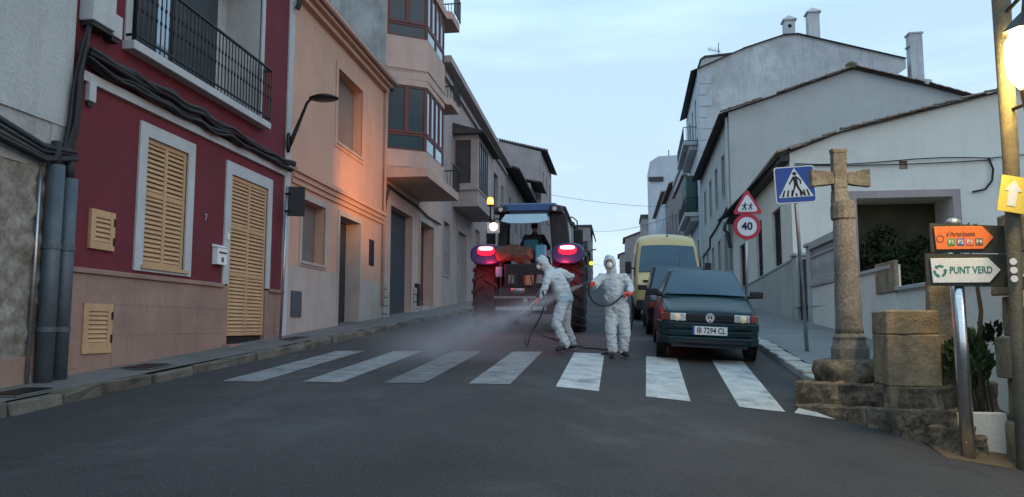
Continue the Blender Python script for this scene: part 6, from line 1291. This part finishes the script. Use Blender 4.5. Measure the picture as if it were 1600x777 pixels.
la = empty('spray_lance', (-1.45, 13.5, 1.8), 'long grey spray lance held low by the stooping person', 'spray lance'); b = MB(); b.tube([(-1.3, 13.5, 1.98), (-1.42, 13.5, 1.8), (-1.62, 13.45, 1.6), (-1.85, 13.4, 1.42)], .012, 8); b.build('tube', 'zinc', la, smooth=True); b = MB(); b.tube([(-1.34, 13.52, 1.94), (-1.4, 13.5, 1.84)], .026, 8); b.tube([(-1.5, 13.5, 1.72), (-1.5, 13.5, 1.6), (-1.36, 13.5, 1.6)], .014, 6); b.build('trigger_grip', 'plastic', la)
strand([(-1.3, 13.5, 1.97), (-1.25, 13.5, 1.75), (-1.35, 13.55, 1.5), (-1.55, 13.8, 1.2), (-1.7, 14.6, .97), (-1.9, 16, 1.05), (-2.1, 17.8, 1.4)], .014, 'lance_hose', 'thin dark hose hanging from the lance back to the tractor', None)
bpy.data.objects['lance_hose']['category'] = 'hose'
# driver, seated in the cab
dz = TZ + .05
JD = dict(head=(-2.05, 19.2, dz + 2.62), neck=(-2.05, 19.2, dz + 2.45), chest=(-2.06, 19.2, dz + 2.25), belly=(-2.07, 19.2, dz + 2.05), pelvis=(-2.07, 19.22, dz + 1.88), shL=(-2.26, 19.2, dz + 2.36), shR=(-1.86, 19.2, dz + 2.36), elL=(-2.4, 19.35, dz + 2.12), wrL=(-2.3, 19.6, dz + 2.15), elR=(-1.72, 19.35, dz + 2.12), wrR=(-1.9, 19.6, dz + 2.15),
          hipL=(-2.17, 19.25, dz + 1.85), hipR=(-1.97, 19.25, dz + 1.85), knL=(-2.25, 19.65, dz + 1.9), knR=(-1.88, 19.65, dz + 1.9), anL=(-2.25, 19.75, dz + 1.5), anR=(-1.88, 19.75, dz + 1.5), toeL=(-2.25, 19.9, dz + 1.47), toeR=(-1.88, 19.9, dz + 1.47))
pd = person((-2.07, 19.2, dz + 1.4), 'driver in dark clothes sitting in the tractor cab, seen from behind', JD, (0, 1, 0), 'shoe', hood=False, mask=False, wr=.008)
hand(pd, (-2.29, 19.63, dz + 2.15), (.3, 1, 0), (0, .3, -1), 'skin', 1.2, 1, 'hand'); hand(pd, (-1.91, 19.63, dz + 2.15), (-.3, 1, 0), (0, .3, -1), 'skin', 1.2, -1, 'hand')
b = MB(); ell(b, (-2.05, 19.175, dz + 2.66), (.088, .1, .1)); b.build('hair', 'hair_dark', pd, smooth=True)

# ================================================================== SPRAY MIST AND AIR
def mist_mat(name, dens, col, fall=True, nsc=3.0):
    m = bpy.data.materials.new(name); m.use_nodes = True; t = m.node_tree; t.nodes.clear(); o = N(t, 'ShaderNodeOutputMaterial'); v = N(t, 'ShaderNodeVolumePrincipled'); v.inputs['Color'].default_value = (*col, 1); v.inputs['Anisotropy'].default_value = .2
    tc = N(t, 'ShaderNodeTexCoord'); n = N(t, 'ShaderNodeTexNoise'); n.inputs['Scale'].default_value = nsc; n.inputs['Detail'].default_value = 3
    r = N(t, 'ShaderNodeMapRange'); r.inputs[1].default_value = .35; r.inputs[2].default_value = .7; r.inputs[3].default_value = .25; r.inputs[4].default_value = 1.2
    l = t.links.new; l(tc.outputs['Object'], n.inputs[0]); l(n.outputs['Fac'], r.inputs[0])
    s = N(t, 'ShaderNodeSeparateXYZ'); l(tc.outputs['Object'], s.inputs[0])
    if fall:   # jet along local +z: radial fade, density falling along the jet
        rx = N(t, 'ShaderNodeMath', operation='POWER'); rx.inputs[1].default_value = 2; ry = N(t, 'ShaderNodeMath', operation='POWER'); ry.inputs[1].default_value = 2; l(s.outputs[0], rx.inputs[0]); l(s.outputs[1], ry.inputs[0])
        ad = N(t, 'ShaderNodeMath', operation='ADD'); l(rx.outputs[0], ad.inputs[0]); l(ry.outputs[0], ad.inputs[1]); sq_ = N(t, 'ShaderNodeMath', operation='SQRT'); l(ad.outputs[0], sq_.inputs[0])
        rr = N(t, 'ShaderNodeMath', operation='MULTIPLY_ADD'); rr.inputs[1].default_value = .14; rr.inputs[2].default_value = .03; l(s.outputs[2], rr.inputs[0])
        dv = N(t, 'ShaderNodeMath', operation='DIVIDE'); l(sq_.outputs[0], dv.inputs[0]); l(rr.outputs[0], dv.inputs[1])
        ed = N(t, 'ShaderNodeMapRange'); ed.inputs[1].default_value = 1; ed.inputs[2].default_value = 0; ed.inputs[3].default_value = 0; ed.inputs[4].default_value = 1; ed.interpolation_type = 'SMOOTHSTEP'; l(dv.outputs[0], ed.inputs[0])
        al = N(t, 'ShaderNodeMath', operation='ADD'); al.inputs[1].default_value = .25; l(s.outputs[2], al.inputs[0]); pw = N(t, 'ShaderNodeMath', operation='POWER'); pw.inputs[1].default_value = -1.15; l(al.outputs[0], pw.inputs[0])
        en = N(t, 'ShaderNodeMapRange'); en.inputs[1].default_value = 3.9; en.inputs[2].default_value = 1.4; l(s.outputs[2], en.inputs[0])
        fac = (ed.outputs[0], pw.outputs[0], en.outputs[0])
    else:
        ln_ = N(t, 'ShaderNodeVectorMath', operation='LENGTH'); l(tc.outputs['Object'], ln_.inputs[0]); ed = N(t, 'ShaderNodeMapRange'); ed.inputs[1].default_value = 1; ed.inputs[2].default_value = .1; ed.interpolation_type = 'SMOOTHSTEP'; l(ln_.outputs['Value'], ed.inputs[0]); fac = (ed.outputs[0],)
    out = r.outputs[0]
    for f in fac: mm = N(t, 'ShaderNodeMath', operation='MULTIPLY'); l(out, mm.inputs[0]); l(f, mm.inputs[1]); out = mm.outputs[0]
    mm = N(t, 'ShaderNodeMath', operation='MULTIPLY'); mm.inputs[1].default_value = dens; l(out, mm.inputs[0]); l(mm.outputs[0], v.inputs['Density']); l(v.outputs[0], o.inputs['Volume']); M[name] = m
mist_mat('mist_jet', 4.2, (.9, .93, 1.0)); mist_mat('mist_puff', .22, (.9, .93, 1.0), False, 1.3)
src = Vector((-.56, 12.66, 2.02)); dst = Vector((-3.35, 10.7, .75)); d = (dst - src)
b = MB(); b.lathe([(.03, 0), (.03 + .14 * 1.3, 1.3), (.03 + .14 * 2.6, 2.6), (.03 + .14 * 3.9, 3.9)], n=20)
o = b.build('spray_jet', 'mist_jet', None, smooth=True, local=True); o.location = src; o.rotation_euler = d.to_track_quat('Z', 'Y').to_euler(); tag(o, 'white jet of spray fanning from the nozzle down to the crossing', 'spray', kind='stuff')
for k, (c, s, lab) in enumerate((((-2.6, 12.2, 1.15), (1.9, 1.6, .75), 'pale drifting mist hanging low over the zebra crossing'), ((-2.2, 16.4, 1.6), (1.7, 1.3, .8), 'thin mist behind the tractor wheels'))):
    b = MB(); b.lathe([(max(.02, math.sin(math.pi * i / 10)), -math.cos(math.pi * i / 10)) for i in range(11)], n=20); o = b.build('mist', 'mist_puff', None, smooth=True, local=True); o.location = c; o.scale = s; tag(o, lab, 'mist', kind='stuff')
